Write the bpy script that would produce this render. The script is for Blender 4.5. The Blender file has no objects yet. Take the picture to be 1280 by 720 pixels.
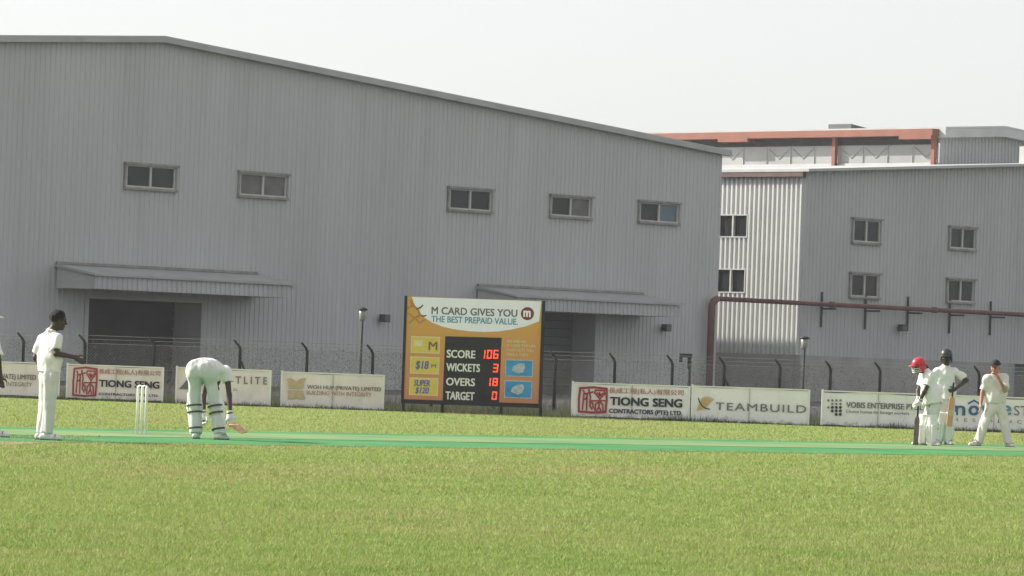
import bpy, math, random
import numpy as np
from mathutils import Vector, Matrix
random.seed(7); rng = np.random.default_rng(11)
R = math.radians
scene = bpy.context.scene
COL = scene.collection

# ------------------------------------------------------------------ camera
F_PX, CAM_H, ROLL, HOR = 5350.0, 1.25, R(2.0), 453.0
PITCH = math.atan((HOR - 360.0) / F_PX)
FWD = Vector((0, math.cos(PITCH), math.sin(PITCH)))
R0 = Vector((1, 0, 0)); U0 = Vector((0, -math.sin(PITCH), math.cos(PITCH)))
IR = R0 * math.cos(ROLL) + U0 * math.sin(ROLL)
IU = -R0 * math.sin(ROLL) + U0 * math.cos(ROLL)
CAM = Vector((0, 0, CAM_H))
cd = bpy.data.cameras.new('camera'); cam = bpy.data.objects.new('camera', cd); COL.objects.link(cam)
cd.sensor_width = 36.0; cd.lens = F_PX / 1280.0 * 36.0; cd.clip_start = 0.5; cd.clip_end = 6000
cam.matrix_world = Matrix(((IR.x, IU.x, -FWD.x, CAM.x), (IR.y, IU.y, -FWD.y, CAM.y), (IR.z, IU.z, -FWD.z, CAM.z), (0, 0, 0, 1)))
scene.camera = cam

# ------------------------------------------------------------------ light
SUN_EL, SUN_H = R(33), Vector((-0.95, 0.31, 0)).normalized()      # direction towards the sun: left and behind
world = bpy.data.worlds.new('World'); scene.world = world; world.use_nodes = True
nt = world.node_tree; nt.nodes.clear()
sky = nt.nodes.new('ShaderNodeTexSky'); sky.sky_type = 'NISHITA'; sky.sun_disc = False
sky.sun_elevation = SUN_EL; sky.sun_rotation = math.atan2(SUN_H.x, SUN_H.y)
sky.air_density = 1.0; sky.dust_density = 2.0; sky.ozone_density = 1.0; sky.altitude = 10
hs = nt.nodes.new('ShaderNodeHueSaturation'); hs.inputs['Saturation'].default_value = 0.2
veil = nt.nodes.new('ShaderNodeMix'); veil.data_type = 'RGBA'; veil.inputs[0].default_value = 0.6; veil.inputs[7].default_value = (2.55, 2.6, 2.58, 1)   # even bright haze over the whole sky
bg = nt.nodes.new('ShaderNodeBackground'); bg.inputs['Strength'].default_value = 0.15
wo = nt.nodes.new('ShaderNodeOutputWorld')
nt.links.new(sky.outputs[0], hs.inputs['Color']); nt.links.new(hs.outputs[0], veil.inputs[6]); nt.links.new(veil.outputs[2], bg.inputs['Color']); nt.links.new(bg.outputs[0], wo.inputs[0])
sl = bpy.data.lights.new('sun', 'SUN'); sl.energy = 4.5; sl.angle = R(0.9); sl.color = (1.0, 0.94, 0.84)
sun = bpy.data.objects.new('sun', sl); COL.objects.link(sun)
sd = Vector((SUN_H.x * math.cos(SUN_EL), SUN_H.y * math.cos(SUN_EL), math.sin(SUN_EL)))
sun.rotation_euler = sd.to_track_quat('Z', 'Y').to_euler(); sun.location = sd * 200
vs = scene.view_settings; vs.view_transform = 'Standard'; vs.look = 'None'; vs.gamma = 1; vs.exposure = 0.9; vs.use_curve_mapping = False
scene.cycles.use_denoising = True
scene.cycles.max_bounces = 6; scene.cycles.transparent_max_bounces = 12

# ------------------------------------------------------------------ pixel -> world
def ray(px, py):
    return FWD + IR * ((px - 640) / F_PX) + IU * (-(py - 360) / F_PX)
def at_y(px, py, Y):
    r = ray(px, py); return CAM + r * (Y / r.y)
def at_ground(px, py, z=0.0):
    r = ray(px, py); return CAM + r * ((z - CAM_H) / r.z)
def at_plane(px, py, o, n):
    r = ray(px, py); return CAM + r * ((o - CAM).dot(n) / r.dot(n))

# ------------------------------------------------------------------ materials
MATS = {}
def mat(name, col, rough=0.7, spec=0.3, var=0.1, scale=6.0, stretch=(1, 1, 1), col2=None, metal=0.0, bump=0.0, bscale=40.0, emit=0.0, detail=4.0, trans=0.0):
    if name in MATS: return MATS[name]
    m = bpy.data.materials.new(name); m.use_nodes = True; t = m.node_tree; N = t.nodes; L = t.links
    b = N['Principled BSDF']; b.inputs['Roughness'].default_value = rough; b.inputs['Specular IOR Level'].default_value = spec
    b.inputs['Metallic'].default_value = metal
    tc = N.new('ShaderNodeTexCoord'); mp = N.new('ShaderNodeMapping'); mp.inputs['Scale'].default_value = stretch
    L.new(tc.outputs['Object'], mp.inputs[0])
    if var or col2:
        nz = N.new('ShaderNodeTexNoise'); nz.inputs['Scale'].default_value = scale; nz.inputs['Detail'].default_value = detail
        L.new(mp.outputs[0], nz.inputs['Vector'])
        rp = N.new('ShaderNodeValToRGB'); e = rp.color_ramp.elements
        c2 = col2 or tuple(min(1, c * (1 + var)) for c in col); c1 = col if col2 else tuple(c * (1 - var) for c in col)
        e[0].position = 0.32; e[0].color = (*c1, 1); e[1].position = 0.68; e[1].color = (*c2, 1)
        L.new(nz.outputs['Fac'], rp.inputs[0]); L.new(rp.outputs[0], b.inputs['Base Color'])
    else:
        b.inputs['Base Color'].default_value = (*col, 1)
    if bump:
        bz = N.new('ShaderNodeTexNoise'); bz.inputs['Scale'].default_value = bscale; bz.inputs['Detail'].default_value = 3
        L.new(mp.outputs[0], bz.inputs['Vector'])
        bp = N.new('ShaderNodeBump'); bp.inputs['Strength'].default_value = bump; bp.inputs['Distance'].default_value = 0.02
        L.new(bz.outputs['Fac'], bp.inputs['Height']); L.new(bp.outputs[0], b.inputs['Normal'])
    if emit:
        b.inputs['Emission Color'].default_value = (*col, 1); b.inputs['Emission Strength'].default_value = emit
    if trans:
        tr = N.new('ShaderNodeBsdfTranslucent'); mx = N.new('ShaderNodeMixShader'); mx.inputs[0].default_value = trans
        src = b.inputs['Base Color']
        if src.is_linked: L.new(src.links[0].from_socket, tr.inputs['Color'])
        else: tr.inputs['Color'].default_value = (*col, 1)
        L.new(b.outputs[0], mx.inputs[1]); L.new(tr.outputs[0], mx.inputs[2]); L.new(mx.outputs[0], N['Material Output'].inputs[0])
    MATS[name] = m
    return m

def add_streaks(m, strength=0.18, scale=(3.0, 3.0, 0.12), tone=(0.3, 0.28, 0.26)):
    """rain streaks and dirt over an existing base colour"""
    t = m.node_tree; N = t.nodes; L = t.links; b = N['Principled BSDF']; src = b.inputs['Base Color'].links[0].from_socket
    tc = N.new('ShaderNodeTexCoord'); mp = N.new('ShaderNodeMapping'); mp.inputs['Scale'].default_value = scale
    nz = N.new('ShaderNodeTexNoise'); nz.inputs['Scale'].default_value = 1.0; nz.inputs['Detail'].default_value = 6; nz.inputs['Roughness'].default_value = 0.65
    rp = N.new('ShaderNodeValToRGB'); rp.color_ramp.elements[0].position = 0.5; rp.color_ramp.elements[1].position = 0.8
    rp.color_ramp.elements[0].color = (0, 0, 0, 1); rp.color_ramp.elements[1].color = (strength * 2,) * 3 + (1,)
    mx = N.new('ShaderNodeMix'); mx.data_type = 'RGBA'
    L.new(tc.outputs['Object'], mp.inputs[0]); L.new(mp.outputs[0], nz.inputs['Vector']); L.new(nz.outputs['Fac'], rp.inputs[0])
    L.new(rp.outputs[0], mx.inputs[0]); L.new(src, mx.inputs[6]); mx.inputs[7].default_value = (*tone, 1)
    L.new(mx.outputs[2], b.inputs['Base Color'])
    return m

def add_splash(m, z1=.38, tone=(0.2, 0.19, 0.15)):
    """mud splashed up from the ground in uneven tongues"""
    t = m.node_tree; N = t.nodes; L = t.links; b = N['Principled BSDF']; src = b.inputs['Base Color'].links[0].from_socket
    g = N.new('ShaderNodeNewGeometry'); sx = N.new('ShaderNodeSeparateXYZ'); L.new(g.outputs['Position'], sx.inputs[0])
    nz = N.new('ShaderNodeTexNoise'); nz.inputs['Scale'].default_value = 4; nz.inputs['Detail'].default_value = 6; nz.inputs['Roughness'].default_value = .7; L.new(g.outputs['Position'], nz.inputs['Vector'])
    mr = N.new('ShaderNodeMapRange'); mr.inputs[1].default_value = 0; mr.inputs[2].default_value = z1; mr.inputs[3].default_value = .62; mr.inputs[4].default_value = .1; L.new(sx.outputs[2], mr.inputs[0])
    lt = N.new('ShaderNodeMath'); lt.operation = 'SUBTRACT'; L.new(mr.outputs[0], lt.inputs[0]); L.new(nz.outputs['Fac'], lt.inputs[1])
    sc = N.new('ShaderNodeMath'); sc.operation = 'MULTIPLY'; sc.use_clamp = True; sc.inputs[1].default_value = 4; L.new(lt.outputs[0], sc.inputs[0])
    mx = N.new('ShaderNodeMix'); mx.data_type = 'RGBA'; L.new(sc.outputs[0], mx.inputs[0]); L.new(src, mx.inputs[6]); mx.inputs[7].default_value = (*tone, 1); L.new(mx.outputs[2], b.inputs['Base Color'])
    return m
GREY = add_streaks(mat('grey_cladding', (0.425, 0.432, 0.436), 0.55, 0.35, 0.06, 0.5, (1, 1, 0.12)), 0.14, tone=(0.26, 0.25, 0.24))
GREY2 = add_streaks(mat('grey_cladding_2', (0.395, 0.402, 0.406), 0.55, 0.35, 0.06, 0.4, (1, 1, 0.3)), 0.14, tone=(0.25, 0.24, 0.23))
PALE = add_streaks(mat('pale_cladding', (0.53, 0.54, 0.53), 0.5, 0.4, 0.05, 0.5), 0.12, tone=(0.5, 0.48, 0.44))
TRIM = mat('light_grey_trim', (0.34, 0.345, 0.345), 0.5, 0.4, 0.1, 1.0)
WTRIM = mat('white_trim', (0.42, 0.43, 0.43), 0.5, 0.4, 0.08, 1.0)
ROOFM = mat('grey_roof', (0.36, 0.37, 0.37), 0.5, 0.4, 0.1, 0.4)
ALU = mat('window_aluminium', (0.44, 0.44, 0.42), 0.45, 0.5, 0.06, 3)
BROWNF = mat('window_surround', (0.24, 0.23, 0.215), 0.7, 0.3, 0.2, 3)
GLASS = mat('window_glass', (0.02, 0.022, 0.025), 0.12, 0.2, 0.3, 1.2)
CURT = mat('window_curtain', (0.05, 0.12, 0.12), 0.5, 0.3, 0.0, 9, (6, 6, .3), col2=(0.16, 0.2, 0.26))
DARK = mat('painted_dark_interior', (0.03, 0.031, 0.033), 0.8, 0.2, 0.2, 1)  # near-black colour paints the shade inside a doorway
SHUT = mat('roller_shutter', (0.10, 0.104, 0.108), 0.6, 0.3, 0.1, 1)
CONC = add_streaks(mat('concrete', (0.3, 0.3, 0.29), 0.9, 0.2, 0.12, 0.8), 0.25, (1.2, 1.2, 0.5), (0.15, 0.15, 0.14))
MAROON = mat('maroon_paint', (0.135, 0.06, 0.058), 0.6, 0.3, 0.15, 2)
ORANGE = mat('orange_steel', (0.225, 0.092, 0.064), 0.6, 0.3, 0.12, 1)
STEEL = mat('dark_steel', (0.042, 0.042, 0.042), 0.8, 0.25, 0.2, 4)
WIRE = mat('galvanised_wire', (0.22, 0.22, 0.21), 0.6, 0.4, 0.2, 4)
WHITEP = mat('white_paint', (0.76, 0.76, 0.73), 0.55, 0.4, 0.06, 4)
LAMPG = mat('lamp_glass', (0.24, 0.24, 0.23), 0.3, 0.5, 0.05, 4)

# ------------------------------------------------------------------ mesh builder
class MB:
    def __init__(s): s.v = []; s.f = []
    def add(s, vs, fs):
        o = len(s.v); s.v += [tuple(v) for v in vs]; s.f += [tuple(i + o for i in f) for f in fs]; return s
    def quad(s, a, b, c, d): return s.add([a, b, c, d], [(0, 1, 2, 3)])
    def hexa(s, p):                                   # 8 points: bottom 0-3, top 4-7
        return s.add(p, [(3, 2, 1, 0), (4, 5, 6, 7), (0, 1, 5, 4), (1, 2, 6, 5), (2, 3, 7, 6), (3, 0, 4, 7)])
    def box(s, x0, x1, y0, y1, z0, z1):
        return s.hexa([(x0, y0, z0), (x1, y0, z0), (x1, y1, z0), (x0, y1, z0), (x0, y0, z1), (x1, y0, z1), (x1, y1, z1), (x0, y1, z1)])
    def obox(s, o, ax, ay, az, x0, x1, y0, y1, z0, z1):
        P = lambda x, y, z: o + ax * x + ay * y + az * z
        return s.hexa([P(x0, y0, z0), P(x1, y0, z0), P(x1, y1, z0), P(x0, y1, z0), P(x0, y0, z1), P(x1, y0, z1), P(x1, y1, z1), P(x0, y1, z1)])
    def tube(s, pts, rad, n=8, cap=True):
        pts = [Vector(p) for p in pts]; rs = rad if isinstance(rad, (list, tuple)) else [rad] * len(pts)
        base = len(s.v); ref = None
        for i, p in enumerate(pts):
            t = (pts[min(i + 1, len(pts) - 1)] - pts[max(i - 1, 0)]).normalized()
            if ref is None: ref = Vector((0, 0, 1)) if abs(t.z) < .9 else Vector((1, 0, 0))
            u = (ref - t * ref.dot(t)).normalized(); w = t.cross(u); ref = u
            for k in range(n):
                a = 2 * math.pi * k / n; s.v.append(tuple(p + (u * math.cos(a) + w * math.sin(a)) * rs[i]))
        for i in range(len(pts) - 1):
            for k in range(n):
                a = base + i * n + k; b = base + i * n + (k + 1) % n
                s.f.append((a, b, b + n, a + n))
        if cap:
            s.f.append(tuple(base + k for k in reversed(range(n)))); e = base + (len(pts) - 1) * n
            s.f.append(tuple(e + k for k in range(n)))
        return s
    def lathe(s, c, prof, n=16):
        base = len(s.v); c = Vector(c)
        for r, z in prof:
            for k in range(n):
                a = 2 * math.pi * k / n; s.v.append((c.x + r * math.cos(a), c.y + r * math.sin(a), c.z + z))
        for i in range(len(prof) - 1):
            for k in range(n):
                a = base + i * n + k; b = base + i * n + (k + 1) % n; s.f.append((a, b, b + n, a + n))
        s.f.append(tuple(base + k for k in reversed(range(n)))); e = base + (len(prof) - 1) * n; s.f.append(tuple(e + k for k in range(n)))
        return s
    def build(s, name, m, parent=None, smooth=False, loc=None, bevel=0):
        me = bpy.data.meshes.new(name)
        off = Vector(loc) if loc is not None else (Vector(parent.matrix_world.translation) if parent is not None else Vector((0, 0, 0)))
        if parent is not None: off = world_loc(parent)
        me.from_pydata([(x - off.x, y - off.y, z - off.z) for x, y, z in s.v], [], s.f); me.update()
        me.materials.append(m)
        if smooth: me.polygons.foreach_set('use_smooth', [True] * len(me.polygons))
        o = bpy.data.objects.new(name, me); COL.objects.link(o)
        if parent is not None: o.parent = parent
        else: o.location = off
        if bevel:
            md = o.modifiers.new('bevel', 'BEVEL'); md.width = bevel; md.segments = 2; md.limit_method = 'ANGLE'
        return o
def world_loc(o):
    p = Vector((0, 0, 0))
    while o is not None: p += o.location; o = o.parent
    return p
def thing(name, label, cat, loc, group=None):
    o = bpy.data.objects.new(name, None); COL.objects.link(o); o.location = loc; o.empty_display_size = .2
    o['label'] = label; o['category'] = cat
    if group: o['group'] = group
    return o
def tag(o, label, cat, group=None):
    o['label'] = label; o['category'] = cat
    if group: o['group'] = group
    return o
def kind(o, k): o['kind'] = k; return o

# ================================================================== GROUND
def ground_material():
    m = bpy.data.materials.new('grass_ground'); m.use_nodes = True; t = m.node_tree; N = t.nodes; L = t.links
    b = N['Principled BSDF']; b.inputs['Roughness'].default_value = 0.95; b.inputs['Specular IOR Level'].default_value = 0.1
    tc = N.new('ShaderNodeTexCoord')
    def noise(sc, det, stretch=(1, 1, 1), rough=.55):
        mp = N.new('ShaderNodeMapping'); mp.inputs['Scale'].default_value = stretch
        nz = N.new('ShaderNodeTexNoise'); nz.inputs['Scale'].default_value = sc; nz.inputs['Detail'].default_value = det; nz.inputs['Roughness'].default_value = rough
        L.new(tc.outputs['Object'], mp.inputs[0]); L.new(mp.outputs[0], nz.inputs['Vector']); return nz
    def ramp(n, p0, c0, p1, c1):
        r = N.new('ShaderNodeValToRGB'); e = r.color_ramp.elements; e[0].position = p0; e[0].color = c0; e[1].position = p1; e[1].color = c1
        L.new(n.outputs['Fac'], r.inputs[0]); return r
    fine = ramp(noise(9, 6, rough=.75), .3, (0.14, 0.185, 0.042, 1), .7, (0.235, 0.285, 0.085, 1))
    brown = ramp(noise(.22, 5, (1, .7, 1), .6), .5, (0, 0, 0, 1), .72, (.75, .75, .75, 1))
    mx = N.new('ShaderNodeMix'); mx.data_type = 'RGBA'; mx.inputs[7].default_value = (0.28, 0.23, 0.10, 1)
    L.new(brown.outputs[0], mx.inputs[0]); L.new(fine.outputs[0], mx.inputs[6]); L.new(mx.outputs[2], b.inputs['Base Color'])
    bz = noise(30, 4); bp = N.new('ShaderNodeBump'); bp.inputs['Strength'].default_value = .5; bp.inputs['Distance'].default_value = .03
    L.new(bz.outputs['Fac'], bp.inputs['Height']); L.new(bp.outputs[0], b.inputs['Normal'])
    return m
gm = MB(); gm.quad((-1500, -300, 0), (1500, -300, 0), (1500, 2500, 0), (-1500, 2500, 0))
kind(gm.build('ground', ground_material()), 'structure')

# the artificial pitch: worn centre strip with a bright green mat on both sides, laid at 45 degrees to the view
PD = Vector((1, 1, 0)).normalized(); PN = Vector((-1, 1, 0)).normalized()
def strip(c0, c1, x0, x1, z, name, m):                 # c = y - x on both long edges; x range of the centre line
    P = lambda x, c: (x, x + c, z)
    b = MB(); n = 24
    for i in range(n):
        xa = x0 + (x1 - x0) * i / n; xb = x0 + (x1 - x0) * (i + 1) / n
        b.quad(P(xa, c0), P(xb, c0), P(xb, c1), P(xa, c1))
    return kind(b.build(name, m), 'structure')
MATG = mat('green_turf_mat', (0.03, 0.175, 0.06), 0.9, 0.15, 0.0, 0.6, col2=(0.075, 0.225, 0.08), detail=6, bump=.3, bscale=60)
WORN = mat('worn_pitch', (0.10, 0.22, 0.09), 0.95, 0.1, 0.0, 0.4, col2=(0.21, 0.275, 0.125), detail=7, bump=.3, bscale=60)
add_streaks(MATG, .14, (.35, .35, 1), (0.17, 0.235, 0.11))
w0 = at_ground(176, 543.2)
CW = w0.y - w0.x
strip(CW + 2.2, CW + 4.2, -14, 22, 0.006, 'turf_mat', MATG)
strip(CW - 2.2, CW + 2.2, -14, 22, 0.010, 'pitch', WORN)
strip(CW - 6.6, CW - 2.2, -6.8, 22, 0.006, 'turf_mat', MATG)
CREASE = mat('crease_paint', (0.5, 0.52, 0.42), 0.9, 0.1, 0.0, 3, col2=(0.34, 0.38, 0.24))
for dist, hw in ((0, 1.32), (1.22, 1.83)):
    c = w0 + PD * dist; b = MB()
    b.quad(c - PN * hw - PD * .025 + Vector((0, 0, .014)), c - PN * hw + PD * .025 + Vector((0, 0, .014)), c + PN * hw + PD * .025 + Vector((0, 0, .014)), c + PN * hw - PD * .025 + Vector((0, 0, .014)))
    kind(b.build('crease_line', CREASE), 'structure')

# bare brown soil worn beside the near end of the mat
SP = [(-160, 549), (-60, 547.6), (0, 547.8), (40, 548.6), (70, 549.6), (84, 551.0), (64, 553.2), (30, 555.4), (-20, 556.6), (-90, 557.2), (-160, 556)]
sp_pts = [at_ground(*p, .004) for p in SP]
b = MB(); b.add(sp_pts, [tuple(reversed(range(len(sp_pts))))]); kind(b.build('soil_patch', mat('bare_soil', (0.20, 0.15, 0.085), .95, .1, 0, 1.5, col2=(0.27, 0.24, 0.12), detail=7)), 'structure')

# short grass: real blades, thinning with distance
def blade_material(name, c1, c2, c3):
    m = bpy.data.materials.new(name); m.use_nodes = True; t = m.node_tree; N = t.nodes; L = t.links
    b = N['Principled BSDF']; b.inputs['Roughness'].default_value = 0.6; b.inputs['Specular IOR Level'].default_value = 0.15
    g = N.new('ShaderNodeAttribute'); g.attribute_name = 'tone'; g.attribute_type = 'GEOMETRY'
    r = N.new('ShaderNodeValToRGB'); e = r.color_ramp.elements; e[0].position = 0; e[0].color = (*c1, 1); e[1].position = 1; e[1].color = (*c3, 1)
    k = e.new(.5); k.color = (*c2, 1)
    L.new(g.outputs['Fac'], r.inputs[0]); L.new(r.outputs[0], b.inputs['Base Color'])
    tr = N.new('ShaderNodeBsdfTranslucent'); L.new(r.outputs[0], tr.inputs['Color'])
    mx = N.new('ShaderNodeMixShader'); mx.inputs[0].default_value = .35
    L.new(b.outputs[0], mx.inputs[1]); L.new(tr.outputs[0], mx.inputs[2]); L.new(mx.outputs[0], N['Material Output'].inputs[0])
    return m
def vnoise2(x, y, sc, seed):
    x = x * sc + 1000; y = y * sc + 1000; xi = np.floor(x).astype(int); yi = np.floor(y).astype(int); fx = x - xi; fy = y - yi
    fx = fx * fx * (3 - 2 * fx); fy = fy * fy * (3 - 2 * fy); tb = np.random.default_rng(seed).random((256, 256))
    g = lambda a, b: tb[a % 256, b % 256]
    return (g(xi, yi) * (1 - fx) + g(xi + 1, yi) * fx) * (1 - fy) + (g(xi, yi + 1) * (1 - fx) + g(xi + 1, yi + 1) * fx) * fy
def blades(name, x, y, h, w, tone, m, lean=.5, parent=None):
    n = len(x); a = rng.random(n) * 2 * np.pi; la = rng.random(n) * 2 * np.pi; ln = rng.random(n) * lean * h
    v = np.empty((n, 3, 3), np.float32)
    v[:, 0] = np.stack([x - np.cos(a) * w, y - np.sin(a) * w, np.zeros(n)], 1); v[:, 1] = np.stack([x + np.cos(a) * w, y + np.sin(a) * w, np.zeros(n)], 1)
    v[:, 2] = np.stack([x + np.cos(la) * ln, y + np.sin(la) * ln, h], 1)
    me = bpy.data.meshes.new(name); me.vertices.add(3 * n); me.vertices.foreach_set('co', v.ravel())
    me.loops.add(3 * n); me.loops.foreach_set('vertex_index', np.arange(3 * n, dtype=np.int32))
    me.polygons.add(n); me.polygons.foreach_set('loop_start', np.arange(0, 3 * n, 3, dtype=np.int32))
    me.update(calc_edges=True)
    at = me.attributes.new('tone', 'FLOAT', 'FACE'); at.data.foreach_set('value', tone.astype(np.float32))
    me.materials.append(m); o = bpy.data.objects.new(name, me); COL.objects.link(o); return kind(o, 'stuff')
NB = 950000
uu = rng.random(NB * 2); Yb = 23.0 / (1 - uu * (1 - 23.0 / 100.5)); Xb = (rng.random(NB * 2) * 2 - 1) * (Yb * 0.121 + 6.0)
wgt = (Yb * .121 + 6) / Yb; keep = rng.random(NB * 2) < wgt / wgt.max()
cc = Yb - Xb + .9 * (vnoise2(Xb, Yb, 1.1, 61) - .5) + .5 * (vnoise2(Xb, Yb, 4.0, 62) - .5)
on_mat = ((cc > CW - 2.2) & (cc < CW + 4.0)) | ((cc > CW - 6.6) & (cc <= CW - 2.2) & (Xb > -6.5 + 1.2 * vnoise2(Xb, Yb, .9, 63)))
keep &= ~on_mat
def in_poly(x, y, pts):
    r = np.zeros(len(x), bool); m_ = len(pts)
    for k in range(m_):
        (x1, y1), (x2, y2) = pts[k][:2], pts[(k + 1) % m_][:2]; c = (y1 > y) != (y2 > y)
        r ^= c & (x < (x2 - x1) * (y - y1) / (y2 - y1 + 1e-12) + x1)
    return r
keep &= ~(in_poly(Xb + .5 * (vnoise2(Xb, Yb, 2.5, 71) - .5), Yb + 1.2 * (vnoise2(Xb, Yb, 2.0, 72) - .5), sp_pts) & (rng.random(NB * 2) < .85))   # thin growth on the soil patch
Xb = Xb[keep][:NB]; Yb = Yb[keep][:NB]; n = len(Xb)
clump = vnoise2(Xb, Yb, 5.0, 3); big = vnoise2(Xb, Yb * .6, .35, 4); mid = vnoise2(Xb, Yb, 1.4, 5)
edge = np.clip(1 - np.abs((Yb - Xb) - (CW - 7.6)) / 2.2, 0, 1) * np.clip(vnoise2(Xb, Yb, .5, 64) * 1.8 - .3, 0, 1) + np.clip((-5.2 - Xb) / 1.5, 0, 1) * ((Yb - Xb > CW - 8) & (Yb - Xb < CW - 2))
dry = np.clip(np.clip((big - .5) * 3, 0, 1) * np.clip(mid * 1.6, 0, 1) + edge, 0, 1)
tone = np.clip(.5 * rng.random(n) + .3 * clump + .25 * mid + .16 * (vnoise2(Xb, Yb * .45, .55, 66) - .5) + .0, 0, .8); tone = np.where(rng.random(n) < dry * .42, .86 + .14 * rng.random(n), tone)
hB = (.012 + .022 * rng.random(n)) * (.6 + .8 * clump) * (1 + (Yb - 23) * .004); wB = (.0028 + .002 * rng.random(n)) * (.75 + Yb / 60)
GB = blade_material('grass_blades', (0.105, 0.16, 0.034), (0.262, 0.362, 0.096), (0.35, 0.29, 0.155))
blades('grass', Xb, Yb, hB, wB, tone, GB, 1.1)

# thin tropical haze between the camera and the far buildings
hz = MB(); hz.box(-1550, 1550, -350, 2550, -1.0, 24.0)
hm = bpy.data.materials.new('haze_air'); hm.use_nodes = True; hm.node_tree.nodes.clear()
pv_ = hm.node_tree.nodes.new('ShaderNodeVolumePrincipled'); ov_ = hm.node_tree.nodes.new('ShaderNodeOutputMaterial')
pv_.inputs['Color'].default_value = (.93, .95, 1, 1); pv_.inputs['Density'].default_value = 0.00022; pv_.inputs['Anisotropy'].default_value = .3
hm.node_tree.links.new(pv_.outputs[0], ov_.inputs['Volume'])
kind(hz.build('haze', hm), 'stuff')

# ================================================================== BUILDINGS
UP = Vector((0, 0, 1))
WA = R(45.0)                                           # the long fronts recede to the right
WD = Vector((math.cos(WA), math.sin(WA), 0)); WN = Vector((math.sin(WA), -math.cos(WA), 0))
WO = at_y(157, 204, 158.5); WO.z = 0                   # origin on the first hall's front
def wall_sz(px, py, off=0.0, o=WO, d=WD, n=WN):
    p = at_plane(px, py, o + n * off, n); return (p - o).dot(d), p.z
def P3(o, d, n, s, q, z): return o + d * s + n * q + UP * z

def corr_wall(name, parent, o, d, n, s0, s1, ztop, zbase, openings, pitch, depth, m, q0=0.0):
    b = MB(); cnt = int(round((s1 - s0) / pitch)); pitch = (s1 - s0) / cnt
    prof = [(0, 0), (.46, 0), (.56, depth), (.90, depth), (1.0, 0)]
    for i in range(cnt):
        for (a, qa), (c, qc) in zip(prof[:-1], prof[1:]):
            sa = s0 + (i + a) * pitch; sb = s0 + (i + c) * pitch; sm = (sa + sb) / 2
            ivs = [(zbase, None)]
            for (oa, ob, za, zb) in sorted(openings, key=lambda t: t[2]):
                if oa < sm < ob:
                    lo, _ = ivs.pop()
                    if za > lo: ivs.append((lo, za))
                    ivs.append((zb, None))
            for lo, hi in ivs:
                za, zb = (ztop(sa), ztop(sb)) if hi is None else (hi, hi)
                b.quad(P3(o, d, n, sa, q0 + qa, lo), P3(o, d, n, sb, q0 + qc, lo), P3(o, d, n, sb, q0 + qc, zb), P3(o, d, n, sa, q0 + qa, za))
    return b.build(name, m, parent)

def window(parent, o, d, n, s0, s1, z0, z1, proud=.06, surround=True, panes=(GLASS, GLASS)):
    fr = MB(); t = .055
    B = lambda b, a0, a1, q0, q1, c0, c1: b.obox(o, d, n, UP, a0, a1, q0, q1, c0, c1)
    B(fr, s0, s1, -.05, proud, z1 - t, z1); B(fr, s0, s1, -.05, proud, z0, z0 + t)
    B(fr, s0, s0 + t, -.05, proud - .003, z0 + t, z1 - t); B(fr, s1 - t, s1, -.05, proud - .003, z0 + t, z1 - t)
    mid = (s0 + s1) / 2; B(fr, mid - .045, mid + .045, -.04, proud - .006, z0 + t, z1 - t)
    w = fr.build('window', ALU, parent)
    B(MB_ := MB(), s0 + t, mid - .045, -.03, -.01, z0 + t, z1 - t); MB_.build('pane', panes[0], w)
    B(MB_ := MB(), mid + .045, s1 - t, -.03, -.01, z0 + t, z1 - t); MB_.build('pane', panes[1], w)
    if surround:
        B(MB_ := MB(), s0 - .12, s1 + .12, -.04, proud + .12, z1 + .002, z1 + .09); MB_.build('hood', BROWNF, w)
        B(MB_ := MB(), s0 - .1, s1 + .1, -.04, proud + .08, z0 - .10, z0 - .002); MB_.build('sill', BROWNF, w)
        for ja, jb in ((s0 - .09, s0 - .002), (s1 + .002, s1 + .09)): B(MB_ := MB(), ja, jb, -.04, proud + .02, z0, z1); MB_.build('jamb', BROWNF, w)
    return w
def wall_lamp(parent, p, d, n):
    b = MB(); b.obox(p, d, n, UP, -.05, .05, 0, .12, -.04, .06); b.obox(p, d, n, UP, -.17, .17, .12, .38, -.14, .16)
    l = b.build('wall_lamp', STEEL, parent)
    g = MB(); g.obox(p, d, n, UP, -.13, .13, .383, .40, -.10, .12); g.build('lamp_lens', SHUT, l)

BLIND = mat('window_blind', (0.12, 0.12, 0.118), .4, .25, .35, 1.5)
# ---- first hall
s_apex, z_apex = wall_sz(200, 49); s_re, z_re = wall_sz(903, 190.5)
slope = (z_apex - z_re) / (s_re - s_apex); s_le = 2 * s_apex - s_re
zt1 = lambda s: z_apex - abs(s - s_apex) * slope
hall = thing('warehouse', 'large grey corrugated warehouse with wide low gable behind the scoreboard', 'warehouse', WO + WD * s_apex)
wins = []
for (xa, ya, xb, yb) in ((157, 207, 217, 238), (299, 218, 356, 248), (561, 236, 612, 265), (688, 247, 736, 273), (799, 255, 846, 280)):
    sa, za = wall_sz(xa, ya); sb, zb = wall_sz(xb, yb); zt = wall_sz(xb, yb - (30 if xa < 400 else 27))[1]
    wins.append((sa, sb, zb + .02, (za + zt) / 2))
dL0, _ = wall_sz(108, 400); dL1, _ = wall_sz(252, 400); _, dz = wall_sz(112, 371)
dR0, _ = wall_sz(600, 400); dR1, _ = wall_sz(745, 400); _, dz2 = wall_sz(745, 392)
ops = wins + [(dL0, dL1, -1, dz), (dR0, dR1, -1, dz2)]
corr_wall('wall', hall, WO, WD, WN, s_le, s_re, zt1, 0.0, ops, .235, .026, GREY)
DEP = 48.0
lw = corr_wall('wall', hall, WO + WD * s_le, -WN, -WD, 0, DEP, lambda s: z_re, 0, [], .235, .045, GREY)
rw = corr_wall('wall', hall, WO + WD * s_re, -WN, WD, 0, DEP, lambda s: z_re, 0, [], .235, .045, GREY)
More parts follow.
